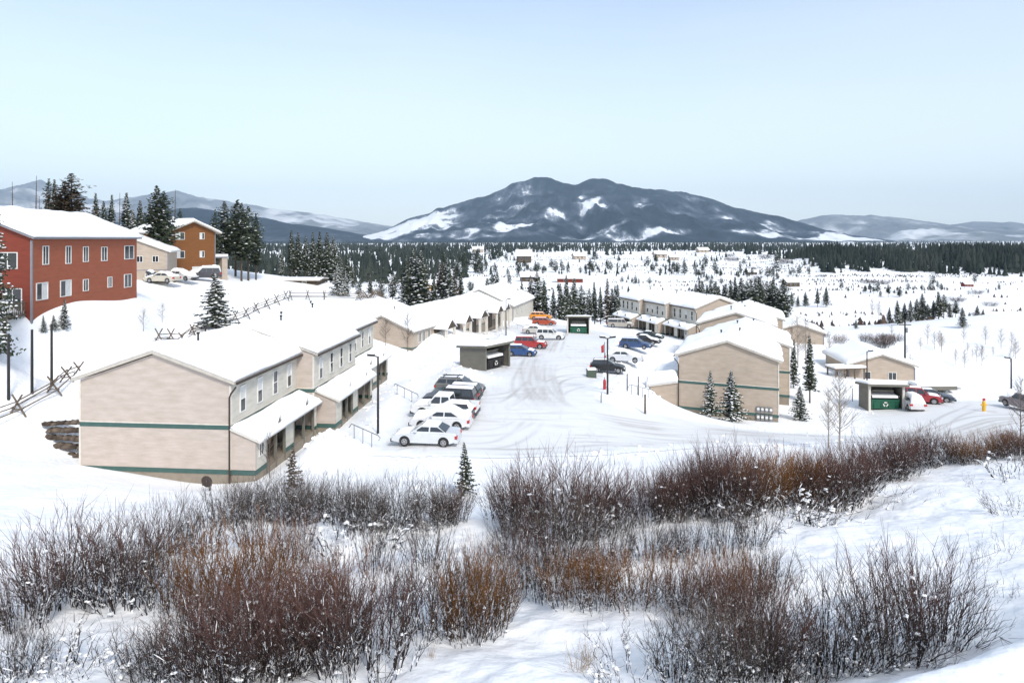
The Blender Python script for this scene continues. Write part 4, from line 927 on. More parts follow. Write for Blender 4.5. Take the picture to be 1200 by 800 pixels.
# ------------------------------------------------------------------ vegetation
PROTO = []
def conifer_proto(h, r, nb, ncl, tri, snow, seed, low=.06, mat='needle', style='spruce', tr=None, simple=False):
    rr = random.Random(seed); tr = tr or h*.013
    t = None if simple else empty('conifer', (0,0,0)); 
    trunk = MB(); bend = (rr.uniform(-.02,.02)*h, rr.uniform(-.02,.02)*h)
    zs = [-.4, h*.3, h*.65, h*.97]; trunk.tube([(bend[0]*(z/h)**2 if z > 0 else 0, bend[1]*(z/h)**2 if z > 0 else 0, z) for z in zs], [tr, tr*.8, tr*.5, tr*.15], 6)
    cr = MB(); sn = MB(); gaps = [(rr.uniform(low,.9), rr.uniform(0,6.28)) for _ in range(5)]
    for k in range(nb):
        q = (k+rr.random())/nb; tz = low+(1-low)*q
        az = k*2.4+rr.uniform(-.6,.6)
        if style == 'spruce': L = r*((1-tz)**.95)*1.15+r*.02
        elif style == 'pine': L = r*(.45+.75*math.sin(min(1, (1-tz)*2.2)*1.57))*(.55+.45*min(1,(tz-low)*6))*(1 if tz < .9 else max(.1, (1-tz)*7))
        else: L = r*(1-tz)**.6*rr.uniform(.5,1)
        L *= rr.uniform(.5,1.25)*(1-.35*any(abs(tz-g)<.05 and abs(((az-a+3.14)%6.28)-3.14)<1 for g, a in gaps))
        droop = -.28 if style == 'spruce' else rr.uniform(-.15,.3)
        for c in range(ncl):
            f = (c+.6+rr.uniform(-.3,.3))/ncl; d = L*f
            p = Vector((math.cos(az)*d+bend[0]*tz*tz, math.sin(az)*d+bend[1]*tz*tz, h*tz+droop*d+.18*d*f))
            s = tri*(.75+.5*rr.random())*(1.05-.35*f)*(min(1, .34+1.5*(1-tz)))
            for j in range(3 if not simple else 2):
                a1 = az+rr.uniform(-1.2,1.2); e1 = Vector((math.cos(a1), math.sin(a1), rr.uniform(-.45,.35)))*s*1.3
                e2 = Vector((-math.sin(a1), math.cos(a1), rr.uniform(-.5,.5)))*s*.6; o = p+Vector((rr.uniform(-1,1), rr.uniform(-1,1), rr.uniform(-.6,.6)))*s*.5
                cr.add([o-e2, o+e2, o+e1+e2*.3, o+e1-e2*.2-Vector((0,0,s*.4))], [(0,1,2,3)])
            if rr.random() < snow:
                if simple: sn.add([p+Vector((-s*.7,-s*.4,s*.35)), p+Vector((s*.7,-s*.4,s*.3)), p+Vector((0,s*.6,s*.55))], [(0,1,2)], 2)
                else: sn.blob(p+Vector((0,0,s*.42)), s*rr.uniform(.5,.95), s*.28, rr=rr)
    if simple:
        m = MB(); m.add(trunk.v, trunk.f, 1); m.add(cr.v, cr.f, 0); m.add(sn.v, sn.f, 2)
        t = m.build('conifer', [mat, 'barkd', 'clump'])
    else:
        trunk.build('trunk', 'barkd', t); cr.build('crown', mat, t)
        if sn.f: sn.build('snow_load', 'clump', t, True)
    t['_h'] = h; PROTO.append(t); return t
def place(proto, u, v, hpx=None, label=None, cat='tree', group=None, Y=None, vt=None, rz=None, hm=None, wid=1.0, dz=0):
    g = at(u, Y) if Y else gp(u, v)
    if vt is not None: h = CZ-(vt-HV)/F*g.y-g.z
    elif hm: h = hm
    else: h = hpx/F*g.y
    o = copy_tree(proto); s = h/proto['_h']; o.location = (g.x, g.y, g.z+dz); o.scale = (s*wid, s*wid, s); o.rotation_euler = (0,0, rnd.uniform(0,6.28) if rz is None else rz)
    tag(o, label, cat, group); return o
SP1 = conifer_proto(7, 2.0, 150, 5, .26, .62, 1); SP2 = conifer_proto(7, 1.7, 140, 5, .24, .45, 2); SP3 = conifer_proto(7, 2.1, 120, 5, .28, .8, 3)
FIR = [conifer_proto(13, 2.1, 150, 4, .40, .28, 5, .10), conifer_proto(13, 1.6, 130, 4, .38, .22, 6, .20), conifer_proto(13, 2.5, 150, 4, .42, .42, 7, .08), conifer_proto(13, 2.1, 110, 4, .42, .2, 57, .25, style='pine'), conifer_proto(13, 2.7, 120, 4, .44, .35, 58, .12), conifer_proto(13, 1.9, 90, 4, .40, .15, 59, .14, 'needleb')]
PIN = [conifer_proto(14, 1.6, 120, 4, .45, .06, 8, .34, style='pine'), conifer_proto(14, 1.9, 130, 4, .45, .10, 9, .28, style='pine'), conifer_proto(14, 1.4, 110, 4, .42, .04, 10, .22, style='pine')]
BRN = conifer_proto(14, 2.0, 150, 4, .42, .0, 11, .18, 'needleb', 'pine')
FAR = [conifer_proto(10, 1.7, 55, 2, .75, .25, 20+i, .05+.08*i, 'needle', st, simple=True) for i, st in enumerate(('spruce','pine','spruce','pine','spruce'))]
def snag_proto(h, seed):
    rr = random.Random(seed); t = empty('dead_tree', (0,0,0)); m = MB(); m.tube([(0,0,-.3),(.05,0,h*.5),(.0,.08,h)], [.13,.09,.03], 6); m.build('trunk','barkd',t)
    b = MB()
    for k in range(26):
        z = h*rr.uniform(.25,.96); a = rr.uniform(0,6.28); l = (1-z/h)*1.2+.3; b.tube([(0,0,z),(math.cos(a)*l,math.sin(a)*l,z-rr.uniform(0,.3))], [.02,.008], 3)
    b.build('branches','barkd',t); t['_h'] = h; PROTO.append(t); return t
SNAG = snag_proto(13, 3)

# --- curved-twig plants
def tubes_np(curves, rads, n=3):
    """curves (N, K, 3), rads (N, K) -> verts, quads"""
    N, K, _ = curves.shape; d = np.gradient(curves, axis=1); d /= np.linalg.norm(d, axis=2, keepdims=True)+1e-9
    up = np.array([.31,.17,.93]); a = np.cross(d, up); a /= np.linalg.norm(a, axis=2, keepdims=True)+1e-9; b = np.cross(d, a)
    th = np.arange(n)*2*np.pi/n
    v = curves[:,:,None]+rads[:,:,None,None]*(a[:,:,None]*np.cos(th)[None,None,:,None]+b[:,:,None]*np.sin(th)[None,None,:,None])
    idx = np.arange(N*K*n).reshape(N, K, n)
    p = idx[:,:-1]; q = idx[:,1:]
    f = np.stack([p, np.roll(p,-1,2), np.roll(q,-1,2), q], -1).reshape(-1, 4)
    return v.reshape(-1,3), f
def willow_proto(nst, H, spread, base, seed, mat, ntw=9, snow=40, r0=.013, lean=(0,0)):
    g = np.random.default_rng(seed); K = 7; t = np.linspace(0, 1, K); nst = int(nst*.70)
    az = g.uniform(0, 2*np.pi, nst); q = np.sqrt(g.uniform(0, 1, nst)); base *= 1.25; bx = np.cos(az)*base*q; by = np.sin(az)*base*q; spread = spread*.72; ntw = max(0, ntw-2)
    out = spread*q*g.uniform(.55,1.15,nst); h = H*g.uniform(.45,1.08,nst)*(1-.25*q**2)
    jt = g.normal(0, .075, (nst, K, 3))*t[None,:,None]
    C = np.zeros((nst, K, 3))
    C[...,0] = bx[:,None]+(np.cos(az)*out)[:,None]*t**1.35+lean[0]*t**1.5; C[...,1] = by[:,None]+(np.sin(az)*out)[:,None]*t**1.35+lean[1]*t**1.5
    C[...,2] = -.25+(h+.25)[:,None]*t**.92; C += jt
    Rr = (r0*1.15*g.choice([.6,.8,1.0,1.5], nst)*g.uniform(.8,1.1,nst))[:,None]*(1-.78*t)[None]
    tip = np.repeat((C[...,2]/H).reshape(-1), 3)
    V, Fq = tubes_np(C, Rr); VV = [V]; FF = [Fq]; AA = [tip]; off = len(V)
    # twigs
    M = nst*ntw; si = np.repeat(np.arange(nst), ntw); tt = g.uniform(.22, .92, M); k0 = (tt*(K-1)).astype(int); fr = tt*(K-1)-k0
    P0 = C[si,k0]*(1-fr[:,None])+C[si,k0+1]*fr[:,None]; D = C[si,k0+1]-C[si,k0]; D /= np.linalg.norm(D, axis=1, keepdims=True)
    rd = g.normal(0, .5, (M,3)); rd[:,2] = np.abs(rd[:,2])*.5; D2 = D+rd; D2 /= np.linalg.norm(D2, axis=1, keepdims=True)
    L = H*g.uniform(.16,.42,M)*(1.1-.5*tt); K2 = 4; t2 = np.linspace(0,1,K2)
    C2 = P0[:,None]+D2[:,None]*(L[:,None]*t2)[...,None]; C2[...,2] += (.10*L)[:,None]*t2**2
    R2 = np.full((M,K2), r0*.42)*(1-.6*t2)[None]
    V2, F2 = tubes_np(C2, R2); VV.append(V2); FF.append(F2+off); AA.append(np.repeat((C2[...,2]/H+.18*t2[None]).reshape(-1), 3))
    name = 'willow_shrub'; e = empty(name, (0,0,0))
    np_mesh('stems', np.concatenate(VV), np.concatenate(FF), mat, e, False, attr={'tip': np.clip(np.concatenate(AA),0,1)})
    if snow:
        rr = random.Random(seed); m = MB()
        for k in range(snow):
            i = rr.randrange(nst); kk = rr.choice([1,1,2,2,3,3,4]); p = C[i,kk]
            if rr.random() < .5:      # sleeve of snow along the stem
                q = C[i,kk]*.35+C[i,kk+1]*.65; rs = rr.uniform(.006,.013); m.tube([p, (p+q)/2+np.array([0,0,rs*.6]), q], [rs*.5, rs, rs*.35], 5)
            else:
                for _ in range(rr.randint(1,3)):
                    s = rr.uniform(.02,.055); m.blob((p[0]+rr.uniform(-.05,.05), p[1]+rr.uniform(-.05,.05), p[2]+rr.uniform(-.04,.04)), s, s*rr.uniform(.45,.8), rr=rr, jit=.45)
        m.build('snow_clumps', 'clump', e, True)
    e['_h'] = H; PROTO.append(e); return e
WG = [willow_proto(95, 2.6, 1.25, .6, 1, 'wgrey', snow=45), willow_proto(80, 2.6, 1.0, .75, 2, 'wgrey', snow=30), willow_proto(110, 2.6, 1.5, .55, 3, 'wgrey', snow=90, lean=(.3,0))]
WR = [willow_proto(120, 2.6, 1.35, .6, 4, 'wred', 11, snow=35), willow_proto(100, 2.6, 1.1, .7, 5, 'wred', 11, snow=30), willow_proto(140, 2.6, 1.7, .6, 6, 'wred', 12, snow=110)]
WO = [willow_proto(110, 2.6, 1.1, .7, 7, 'worange', 11, snow=35), willow_proto(120, 2.6, 1.3, .7, 8, 'worange', 11, snow=25)]
LOW = [willow_proto(60, 1.0, 1.1, .6, 9, 'wgrey', 8, snow=150, r0=.010), willow_proto(55, 1.0, 1.2, .6, 10, 'wred', 8, snow=110, r0=.010)]
SPR = willow_proto(16, 1.3, .7, .45, 12, 'wred', 7, snow=0, r0=.008)
GR = willow_proto(60, 1.2, .8, .25, 13, 'straw', 0, snow=0, r0=.007)
# (u, base row, top row, kind, width)
BUSH = {
 'frontmost row': [(18,795,720,'g',1),(62,790,735,'l',1.1),(118,785,742,'l',1.2),(170,795,725,'g',1),(215,796,690,'g',1),(262,798,672,'r',1.1),(318,792,668,'r',1.0),(372,782,650,'r',1),(432,786,640,'r',1.15),(398,760,640,'o',1.0),(745,795,742,'l',1.2),(800,797,715,'g',1.2),(848,800,705,'g',1.1),(880,792,668,'r',1.1),(930,795,690,'g',1.2),(985,785,665,'g',1.25),(1045,770,640,'R',1.1),(1095,752,632,'R',1.0),(955,792,750,'l',1.4),(1040,778,735,'l',1.4)],
 'second row from front': [(28,735,640,'r',1),(70,705,592,'r',1),(112,708,598,'g',1),(150,706,592,'r',1),(196,712,610,'g',.9),(238,722,612,'o',1.05),(285,725,606,'o',1.1),(325,715,612,'o',1),(372,712,632,'g',1),(470,722,640,'g',.9),(512,742,622,'g',1),(545,745,636,'o',1.0),(582,728,640,'g',.8),(640,702,630,'g',1.0),(668,706,642,'o',1.1),(705,708,640,'o',1.1),(745,708,645,'o',1.1),(785,710,640,'o',1),(822,730,650,'r',1.1),(850,720,640,'o',1.0),(880,700,628,'g',1),(905,690,632,'s',1.2)],
 'third row from front': [(195,652,575,'g',1),(240,648,570,'g',1.0),(300,640,570,'g',1),(345,655,590,'r',.9),(440,668,600,'g',.9),(500,660,600,'s',1.2),(600,655,590,'g',1),(560,690,620,'g',.9),(618,690,605,'r',1),(655,668,575,'g',1.1),(690,672,598,'g',1),(725,660,600,'g',1.1),(765,655,600,'g',1.1),(805,655,595,'g',1),(845,650,585,'g',1.05),(700,690,640,'r',1),(880,640,580,'g',1.1),(420,640,590,'l',1.2)],
 'fourth row below the lot': [(262,615,555,'g',1.1),(295,608,552,'g',1.1),(330,612,548,'g',1.1),(365,612,548,'g',1.1),(398,612,545,'g',1.05),(432,620,550,'g',1.1),(468,620,552,'g',1.1),(502,618,553,'g',1.1),(535,610,562,'r',1.1),(590,608,548,'s',1.1),(615,620,535,'r',1.1),(648,632,525,'R',1.05),(685,630,530,'R',1.05),(722,618,542,'r',1.1),(758,612,545,'r',1.1),(795,606,535,'r',1.1)],
 'far row under the road': [(815,600,520,'r',1),(838,598,514,'R',.9),(865,600,512,'R',1),(895,592,515,'o',1.1),(925,590,516,'o',1.1),(950,588,522,'o',1),(905,608,560,'L',1.3),(945,605,562,'L',1.2),(975,592,518,'r',1),(1005,578,512,'r',1.1),(1015,590,552,'L',1.2),(1035,560,503,'r',1.1),(1062,556,500,'r',1.1),(1090,545,495,'r',1.1),(1112,543,512,'L',1.3),(1128,541,504,'o',1.1),(1152,538,502,'o',1.1),(1176,534,498,'o',1.1),(1198,532,496,'r',1.1)],
 'scatter on right snow': [(1150,662,622,'t',1),(1180,650,612,'t',1),(1195,560,520,'L',1),(1188,602,575,'L',1.2),(1138,700,655,'t',1.2),(1178,702,670,'t',1.2),(1158,740,700,'t',1.1),(1140,570,552,'t',1),(1100,580,566,'t',1)]}
KW = {'g': (WG, 'grey-brown'), 'r': (WR, 'purplish-red'), 'R': ([WR[2], WR[0]], 'dense dark red'), 'o': (WO, 'orange-tipped'), 'l': (LOW, 'low snow-laden'), 'L': (LOW, 'low snow-laden'), 's': ([WG[1], GR], 'pale sparse'), 't': ([SPR], 'thin reddish')}
n_sh = 0
for row, items in BUSH.items():
    items = sorted(items)
    extra = []
    if 'scatter' not in row:
        for a in items:      # companions between the listed bushes, slightly behind
            if a[3] in 'goRr' and rnd.random() < (.2 if 'front' in row else .5): extra.append((a[0]+rnd.uniform(12,24), a[1]-rnd.uniform(2,9), a[2]+rnd.uniform(-2,14), a[3], a[4]*.95))
            if a[3] in 'groR' and a[1] < 625 and rnd.random() < .7: extra.append((a[0]-rnd.uniform(8,16), a[1]+rnd.uniform(2,7), a[2]+rnd.uniform(6,16), a[3], a[4]*.9))
    al = sorted(items+extra)
    cnt = {}
    for u, vb, vt, k, wd in al:
        ps, nm = KW[k]; cnt[nm] = cnt.get(nm, 0)+1; i = cnt[nm]
        lab = '%s bare willow, %s of its colour from left, %s' % (nm, ORD[i-1], row)
        if 'scatter' in row: lab = '%s shrub, %s of its kind from left, %s' % (nm, ORD[i-1], row)
        p = rnd.choice(ps)
        g = gp(u, vb, 9.0); h = (vb-vt)/F*g.y*.98; s = h/p['_h']
        o = copy_tree(p); o.location = g; o.scale = (max(s,.62)*wd*.95, max(s,.62)*wd*.95, s) if p in WG+WR+WO else (s*wd, s*wd, s); o.rotation_euler = (0,0,rnd.uniform(0,6.28))
        tag(o, lab, 'shrub', 'bare willow shrubs in the hollow'); n_sh += 1
for i, (u, v, h) in enumerate(((678,785,42),(690,775,30),(720,560,0),(505,770,18))):
    if h: 
        o = place(GR, u, v, h, 'pale dry grass tuft sticking from the front snow, %s from left' % ORD[(1,2,0,0)[i]], 'grass tuft', 'dry grass tufts'); o.name = 'grass_tuft'
print('shrubs', n_sh)
# snow-capped brush litter
# --- near conifers
N = lambda *a, **k: place(*a, **k)
N(SP2, 545, 578, None, 'young snow-dusted spruce at the edge of the lot below the silver sedan', vt=518)
N(conifer_proto(5, 1.2, 70, 4, .2, .1, 31, .05, 'needleb'), 342, 572, None, 'small brown-needled fir by the near porch of the long beige block', vt=522)
N(SP2, 832, 484, None, 'slimmer of the two snowy spruces before the tan gable, on the left', vt=434, wid=.85, Y=66)
N(SP1, 857, 487, None, 'fuller of the two snowy spruces before the tan gable, on the right', vt=434, wid=1.05, Y=66)
N(SP3, 253, 386, None, 'large snow-laden spruce beside the buck fence on the hill slope', vt=321, wid=1.3)
N(SP1, 937, 492, None, 'small snowy spruce at the right corner of the tan gabled block', vt=452, wid=1.1)
N(FIR[1], 949, 472, None, 'tall narrow spruce right of the tan gabled block with a bare lower trunk', vt=392, wid=.9)
N(FIR[0], 930, 470, None, 'dark tall conifer close behind the small snowy spruce at the tan block', vt=398, wid=.8, Y=84)
N(SP2, 51, 390, None, 'leftmost of three little firs below the corner of the red house', vt=369, wid=.9)
N(SP1, 63, 387, None, 'middle of three little firs below the corner of the red house', vt=369, wid=1.1)
N(SP2, 75, 386, None, 'rightmost and tallest of three little firs below the corner of the red house', vt=350, wid=.9)
N(conifer_proto(9, 2.3, 330, 6, .19, .6, 44), -14, 420, None, 'big snowy spruce cut by the left edge of the picture before the red house deck', vt=205, wid=.6, Y=47)
for u, v, vt, pr, l in ((185,300,218,PIN[0],'tall pine standing in front of the orange-brown house roof'),(192,300,224,PIN[1],'second pine just right of the tallest before the orange-brown house')):
    N(pr, u, v, None, l, vt=vt, Y=99, wid=1.1)
back = [(84,203,BRN,105,1.5),(76,212,BRN,106,1.2),(65,210,FIR[1],108,.9),(57,209,PIN[2],112,.8),(113,226,FIR[1],122,1),(130,228,FIR[1],124,.9),(148,226,FIR[2],120,.95),(164,235,FIR[0],130,1),(176,237,FIR[0],132,1.0),(156,246,SP1,118,.9),(211,244,PIN[2],125,.8),(70,226,FIR[0],125,1),(122,236,PIN[0],130,.8)]
for i, (u, vt, p, Y, wd) in enumerate(sorted(back, key=lambda a: a[0])):
    N(p, u, 0, None, '%s conifer from left rising behind the red house roof' % ORD[i], vt=vt, Y=Y, wid=wd, group='conifers behind the red house')
for i, (u, vt, Y) in enumerate(((15,213,95),(42,206,96),(46,230,100),(140,226,118),(205,222,128),(54,225,102))):
    N(SNAG, u, 0, None, '%s dead bare trunk from left on the skyline at the red house' % ORD[sorted([15,42,46,140,205,54]).index(u)], vt=vt, Y=Y, group='dead trunks on the hill')
cl = [(252,245,PIN[2],.7),(263,236,PIN[1],1.0),(276,234,PIN[0],1.15),(283,238,PIN[1],1),(291,242,PIN[1],1.1),(300,250,PIN[2],1.0)]
for i, (u, vt, p, wd) in enumerate(cl): N(p, u, 0, None, '%s tall pine from left in the clump right of the orange-brown house' % ORD[i], vt=vt, Y=118+3*(i % 3), wid=wd, group='tall pines right of the orange-brown house')
cl = [(330,292,FIR[2],.7),(342,269,FIR[1],1),(349,272,FIR[0],1),(358,276,FIR[1],1.0),(367,272,FIR[0],.9),(374,271,FIR[1],1),(383,272,FIR[0],1),(390,278,FIR[2],1),(398,297,FIR[2],1),(407,296,FIR[0],1.0),(414,312,FIR[2],.9)]
for i, (u, vt, p, wd) in enumerate(cl): N(p, u, 0, None, '%s dark conifer from left in the hilltop grove above the buck fence' % ORD[i], vt=vt, Y=138+4*(i % 3), wid=wd*1.05, group='conifers of the hilltop grove')
N(SP3, 396, 347, 38, 'snowy little spruce before the right end of the hilltop grove', wid=1); N(SP3, 405, 347, 28, 'second and smaller snowy spruce before the right end of the hilltop grove', wid=1)
# rows behind the lot
def row(label, group, lst, protos, Y=None, seed=0, wid=1.0):
    rr = random.Random(seed); lst = sorted(lst)
    for i, (u, vb, vt) in enumerate(lst):
        lab = ('%s %s' % (ORD[i], label)) if len(lst) <= 30 else label
        place(rr.choice(protos), u, vb, None, lab, vt=vt, Y=(Y+rr.uniform(-4,6)) if Y else None, wid=wid*rr.uniform(.85,1.15), group=group)
rr = random.Random(12)
row('dark conifer from left in the row behind the far end of the parking lot', 'conifers behind the end of the lot',
    [(612,0,330),(621,0,322),(630,0,318),(638,0,328),(648,0,338),(657,0,332),(664,0,322),(672,0,326),(681,0,334),(690,0,338),(697,0,330),(704,0,336),(711,0,326),(718,0,338),(723,0,333),(606,0,338),(599,0,332),(590,0,338)], FIR, 158, 3, 1.1)
row('dark conifer from left in the clump behind the low beige row', 'conifers behind the low row',
    [(476,0,300),(484,0,292),(492,0,294),(499,0,312),(508,0,320),(516,0,306),(524,0,303),(533,0,312),(540,0,318),(460,0,318),(552,0,330),(570,0,326),(582,0,318),(447,0,326),(434,0,322)], FIR, 190, 4, 1.25)
row('conifer from left in the belt behind the farthest cream block', 'conifers behind the far cream block',
    [(816+4.1*i+rr.uniform(-2,2), 0, rr.uniform(324,336)) for i in range(26)], FIR, 250, 5, 1.35)
row('dark pine from left in the stand beyond the low tan house', 'pines beyond the low tan house',
    [(1052,0,352),(1060,0,355),(1067,0,352),(1074,0,350),(1081,0,344),(1087,0,356),(1094,0,352),(1100,0,342),(1106,0,345),(1113,0,355),(1120,0,352),(1128,0,362),(1136,0,366),(1145,0,358),(1152,0,362),(1042,0,360)], [PIN[1], FIR[2], FIR[0]], 152, 6, 1.5)
row('tree from left of the few below the wooded rise on the white flat', 'scattered pines on the flat',
    [(928,0,342),(935,0,346),(944,0,342),(958,0,338),(968,0,336),(1042,360,360)], FIR, 330, 7, 1.5)
place(FIR[2], 1003, 0, None, 'lone snowy pine in the hollow left of the tall utility pole', vt=374, Y=150, wid=1.4)
place(FIR[2], 1128, 0, None, 'broad snowy pine on top of the right-hand snow bank', vt=360, Y=132, wid=1.4)
place(SP2, 1053, 438, 18, 'little dark fir at the wall of the low tan house')
# bare deciduous trees
def aspen_proto(H, seed, nb=60, r=.07, spread=.28, mat='aspen'):
    g = np.random.default_rng(seed); e = empty('bare_tree', (0,0,0)); m = MB(); K = 8
    tr = [(math.sin(k*1.3+seed)*.06*H*.15*k/K, math.cos(k*1.7+seed)*.05*H*.15*k/K, -.3+(H+.3)*k/(K-1)) for k in range(K)]
    m.tube(tr, [r*(1-.85*k/(K-1)) for k in range(K)], 6); m.build('trunk', mat, e)
    T = np.array(tr); C = np.zeros((nb, 5, 3)); t = np.linspace(0,1,5)
    z0 = g.uniform(.18,.97,nb); base = np.stack([np.interp(z0*H, T[:,2], T[:,j]) for j in range(3)], -1)
    az = g.uniform(0,6.28,nb); L = H*spread*(1.1-z0)*g.uniform(.5,1.1,nb)+.15
    C[...,0] = base[:,0:1]+(np.cos(az)*L)[:,None]*t; C[...,1] = base[:,1:2]+(np.sin(az)*L)[:,None]*t; C[...,2] = base[:,2:3]+(L*1.15)[:,None]*t**1.2
    C += g.normal(0,.02*H*.1,(nb,5,3))*t[None,:,None]
    V, Fq = tubes_np(C, np.full((nb,5), r*.28)*(1-.7*t)[None])
    M = nb*5; si = np.repeat(np.arange(nb), 5); k0 = g.integers(1,4,M); P0 = C[si,k0]; D = C[si,k0+1]-C[si,k0]; D /= np.linalg.norm(D,axis=1,keepdims=True)+1e-9
    D = D+g.normal(0,.45,(M,3)); L2 = L[si]*.4; t2 = np.linspace(0,1,3); C2 = P0[:,None]+D[:,None]*(L2[:,None]*t2)[...,None]
    V2, F2 = tubes_np(C2, np.full((M,3), r*.13)*(1-.5*t2)[None])
    np_mesh('branches', np.concatenate([V,V2]), np.concatenate([Fq,F2+len(V)]), 'twigbrown' if mat != 'aspen' else 'aspen', e, False)
    e['_h'] = H; PROTO.append(e); return e
AS = [aspen_proto(6, 1), aspen_proto(6, 2, 70), aspen_proto(6, 3, 50, .06, .35, 'twigbrown')]
T = [(984,528,432,AS[1],'taller of two bare pale aspens above the far shrub row, right of the tan block'),(971,525,455,AS[0],'shorter of two bare pale aspens above the far shrub row, right of the tan block'),
 (1196,520,442,AS[2],'bare brown tree at the right edge beside the parked vehicle'),(168,388,360,AS[2],'leftmost bare sapling alone on the snow slope below the red house'),(190,378,354,AS[2],'right one of two bare saplings on the snow slope below the red house'),
 (316,560,505,AS[2],'thin bare brown sapling before the near porch'),(478,412,365,AS[2],'thin bare tree by the tan end wall of the low row'),(452,405,372,AS[2],'faint bare brown tree against the tan end wall, left of the taller one'),
 (806,478,425,AS[2],'thin bare tree against the left edge of the tan gable'),(935,430,370,AS[0],'pale bare tree behind the right end of the tan blocks'),(944,425,372,AS[1],'second pale bare tree behind the right end of the tan blocks'),(928,420,378,AS[2],'brown bare tree behind the right end of the tan blocks'),
 (1022,372,350,AS[0],'pale bare aspen left of the pine stand'),(1030,374,352,AS[1],'second pale bare aspen left of the pine stand'),(972,418,392,AS[2],'bare brush-like tree in the hollow left of the low tan house'),(1045,402,380,AS[0],'pale bare aspen at the near edge of the pine stand')]
for u, v, vt, p, l in T: o = place(p, u, v, None, l, vt=vt)
rr = random.Random(33)
lst = sorted([(rr.uniform(1062,1198), rr.uniform(400,432)) for _ in range(24)])
for i, (u, v) in enumerate(lst): place(rr.choice(AS), u, v, rr.uniform(12,26), '%s thin pale sapling from left on the snow bank above the right-hand lot' % ORD[i], group='saplings on the right bank')
lst = sorted([(rr.uniform(955,1055), rr.uniform(392,408)) for _ in range(12)])
for i, (u, v) in enumerate(lst): o = place(rr.choice([WR[0],WO[0],WG[0]]), u, v, rr.uniform(8,13), '%s brown brush clump from left in the hollow before the pine stand' % ORD[i], 'shrub', group='brush clumps in the hollow', wid=1.5)
lst = sorted([(rr.uniform(850,1190), rr.uniform(300,372)) for _ in range(20)])
for (u, v) in lst: o = place(rr.choice([WR[0],WG[0]]), u, v, rr.uniform(4,7), 'brown brush clump on the white valley flat', 'shrub', group='brush clumps on the valley flat', wid=3)
# --- scattered valley trees (up to 300 as things)
rr = random.Random(77); n = 0
def band(u0, u1, v0, v1, h0, h1, cnt, lab, grp, bias=1.0):
    global n
    cc_ = [(rr.uniform(u0, u1), rr.uniform(v0, v1)) for _ in range(max(3, cnt//6))]
    for _ in range(cnt):
        if rr.random() < .75: cu = rr.choice(cc_); u = cu[0]+rr.gauss(0, 13); v = cu[1]+rr.gauss(0, .7)
        else: u = rr.uniform(u0, u1); v = rr.uniform(v0, v1)
        place(rr.choice(FAR), u, v, rr.uniform(h0, h1)*rr.uniform(.6,1.25), lab, 'tree', grp, wid=rr.uniform(.8,1.9)); n += 1
band(600, 780, 306, 322, 6, 14, 55, 'small conifer among the houses of the valley village', 'valley village trees')
band(780, 960, 306, 330, 6, 16, 60, 'small conifer on the snowy flat right of the valley village', 'trees right of the village')
band(420, 610, 318, 348, 12, 24, 36, 'mid-distance conifer beyond the hill and the low beige row', 'mid-distance conifers')
band(720, 860, 326, 342, 6, 12, 24, 'little conifer along the track behind the far cream block', 'trackside conifers')
band(960, 1200, 330, 350, 6, 13, 26, 'little conifer on the white field below the wooded rise', 'field conifers')
band(430, 600, 296, 312, 6, 12, 36, 'conifer at the valley edge left of the village', 'valley edge conifers')
# far woods: one mass each
def wood(name, label, rows, hm, seed, gapf=None, cat='forest', mat='forest', wr=1.0):
    g = np.random.default_rng(seed); V = []; Fc = []; off = 0
    for (Y, u0, u1, sp) in rows:
        x0, x1 = (u0-600)/F*Y, (u1-600)/F*Y; nn = max(2, int((x1-x0)/sp)); x = g.uniform(x0, x1, nn); y = Y+g.normal(0, .035*Y, nn)
        if gapf: k = gapf(x, y); x, y = x[k], y[k]
        z = Z(x, y); h = hm*g.uniform(.5,1.35,len(x))*(1+.5*fbm(x, y, 70, 2, seed)); w = h*g.uniform(.14,.30,len(x))*wr; N_ = len(x)
        # each tree: three stacked ragged cones of 5 sides
        for (b, tp, rw) in ((.05,.5,1.),(.3,.78,.75),(.55,1.0,.5)):
            a = g.uniform(0,6.28,N_); th = a[:,None]+np.arange(5)*2*np.pi/5
            rad = (w*rw)[:,None]*g.uniform(.6,1.15,(N_,5))
            ring = np.stack([x[:,None]+np.cos(th)*rad, y[:,None]+np.sin(th)*rad, (z+h*b)[:,None]+g.uniform(-.06,.06,(N_,5))*h[:,None]], -1)
            top = np.stack([x, y, z+h*tp], -1)[:,None]
            vv = np.concatenate([ring, top], 1).reshape(-1,3); base = off+np.arange(N_)[:,None]*6
            for j in range(5): Fc.append(np.concatenate([base+j, base+(j+1)%5, base+5], 1))
            V.append(vv); off += N_*6
    o = np_mesh(name, np.concatenate(V), np.concatenate(Fc), mat, smooth=False); tag(o, label, cat, kind='stuff'); return o
wood('valley_brush', 'lines and patches of brown brush along ditches on the white valley floor', [(Y, 430, 1340, 1.3) for Y in (300,310,345,352,420,428,436,480,520,528,570,610,620,630,690,760,770,780,840,900,910,980,1080,1100,1180,1270)], 1.5, 8, lambda x, y: fbm(x*.4, y*2.5, 55, 4, 76) > .13, 'brush', 'brush', 1.7)
wood('hollow_brush', 'dense low brown brush in the hollow before the pine stand', [(Y, 925, 1110, .9) for Y in (165,170,176,182,190,205)], 1.7, 9, lambda x, y: fbm(x, y*2, 14, 3, 77) > .02, 'brush', 'brush', 2.2)
gap1 = lambda x, y: (fbm(x, y, 90, 3, 71) > -.20)
wood('wooded_rise', 'dark dense forest on the long low rise at right', [(Y, 945+ (900-Y)*.12, 1330, 1.5) for Y in np.linspace(640, 1050, 20)], 13, 1, lambda x, y: (fbm(x, y*.35, 24, 3, 72) > -.10) & (Z(x,y) > -20.5))
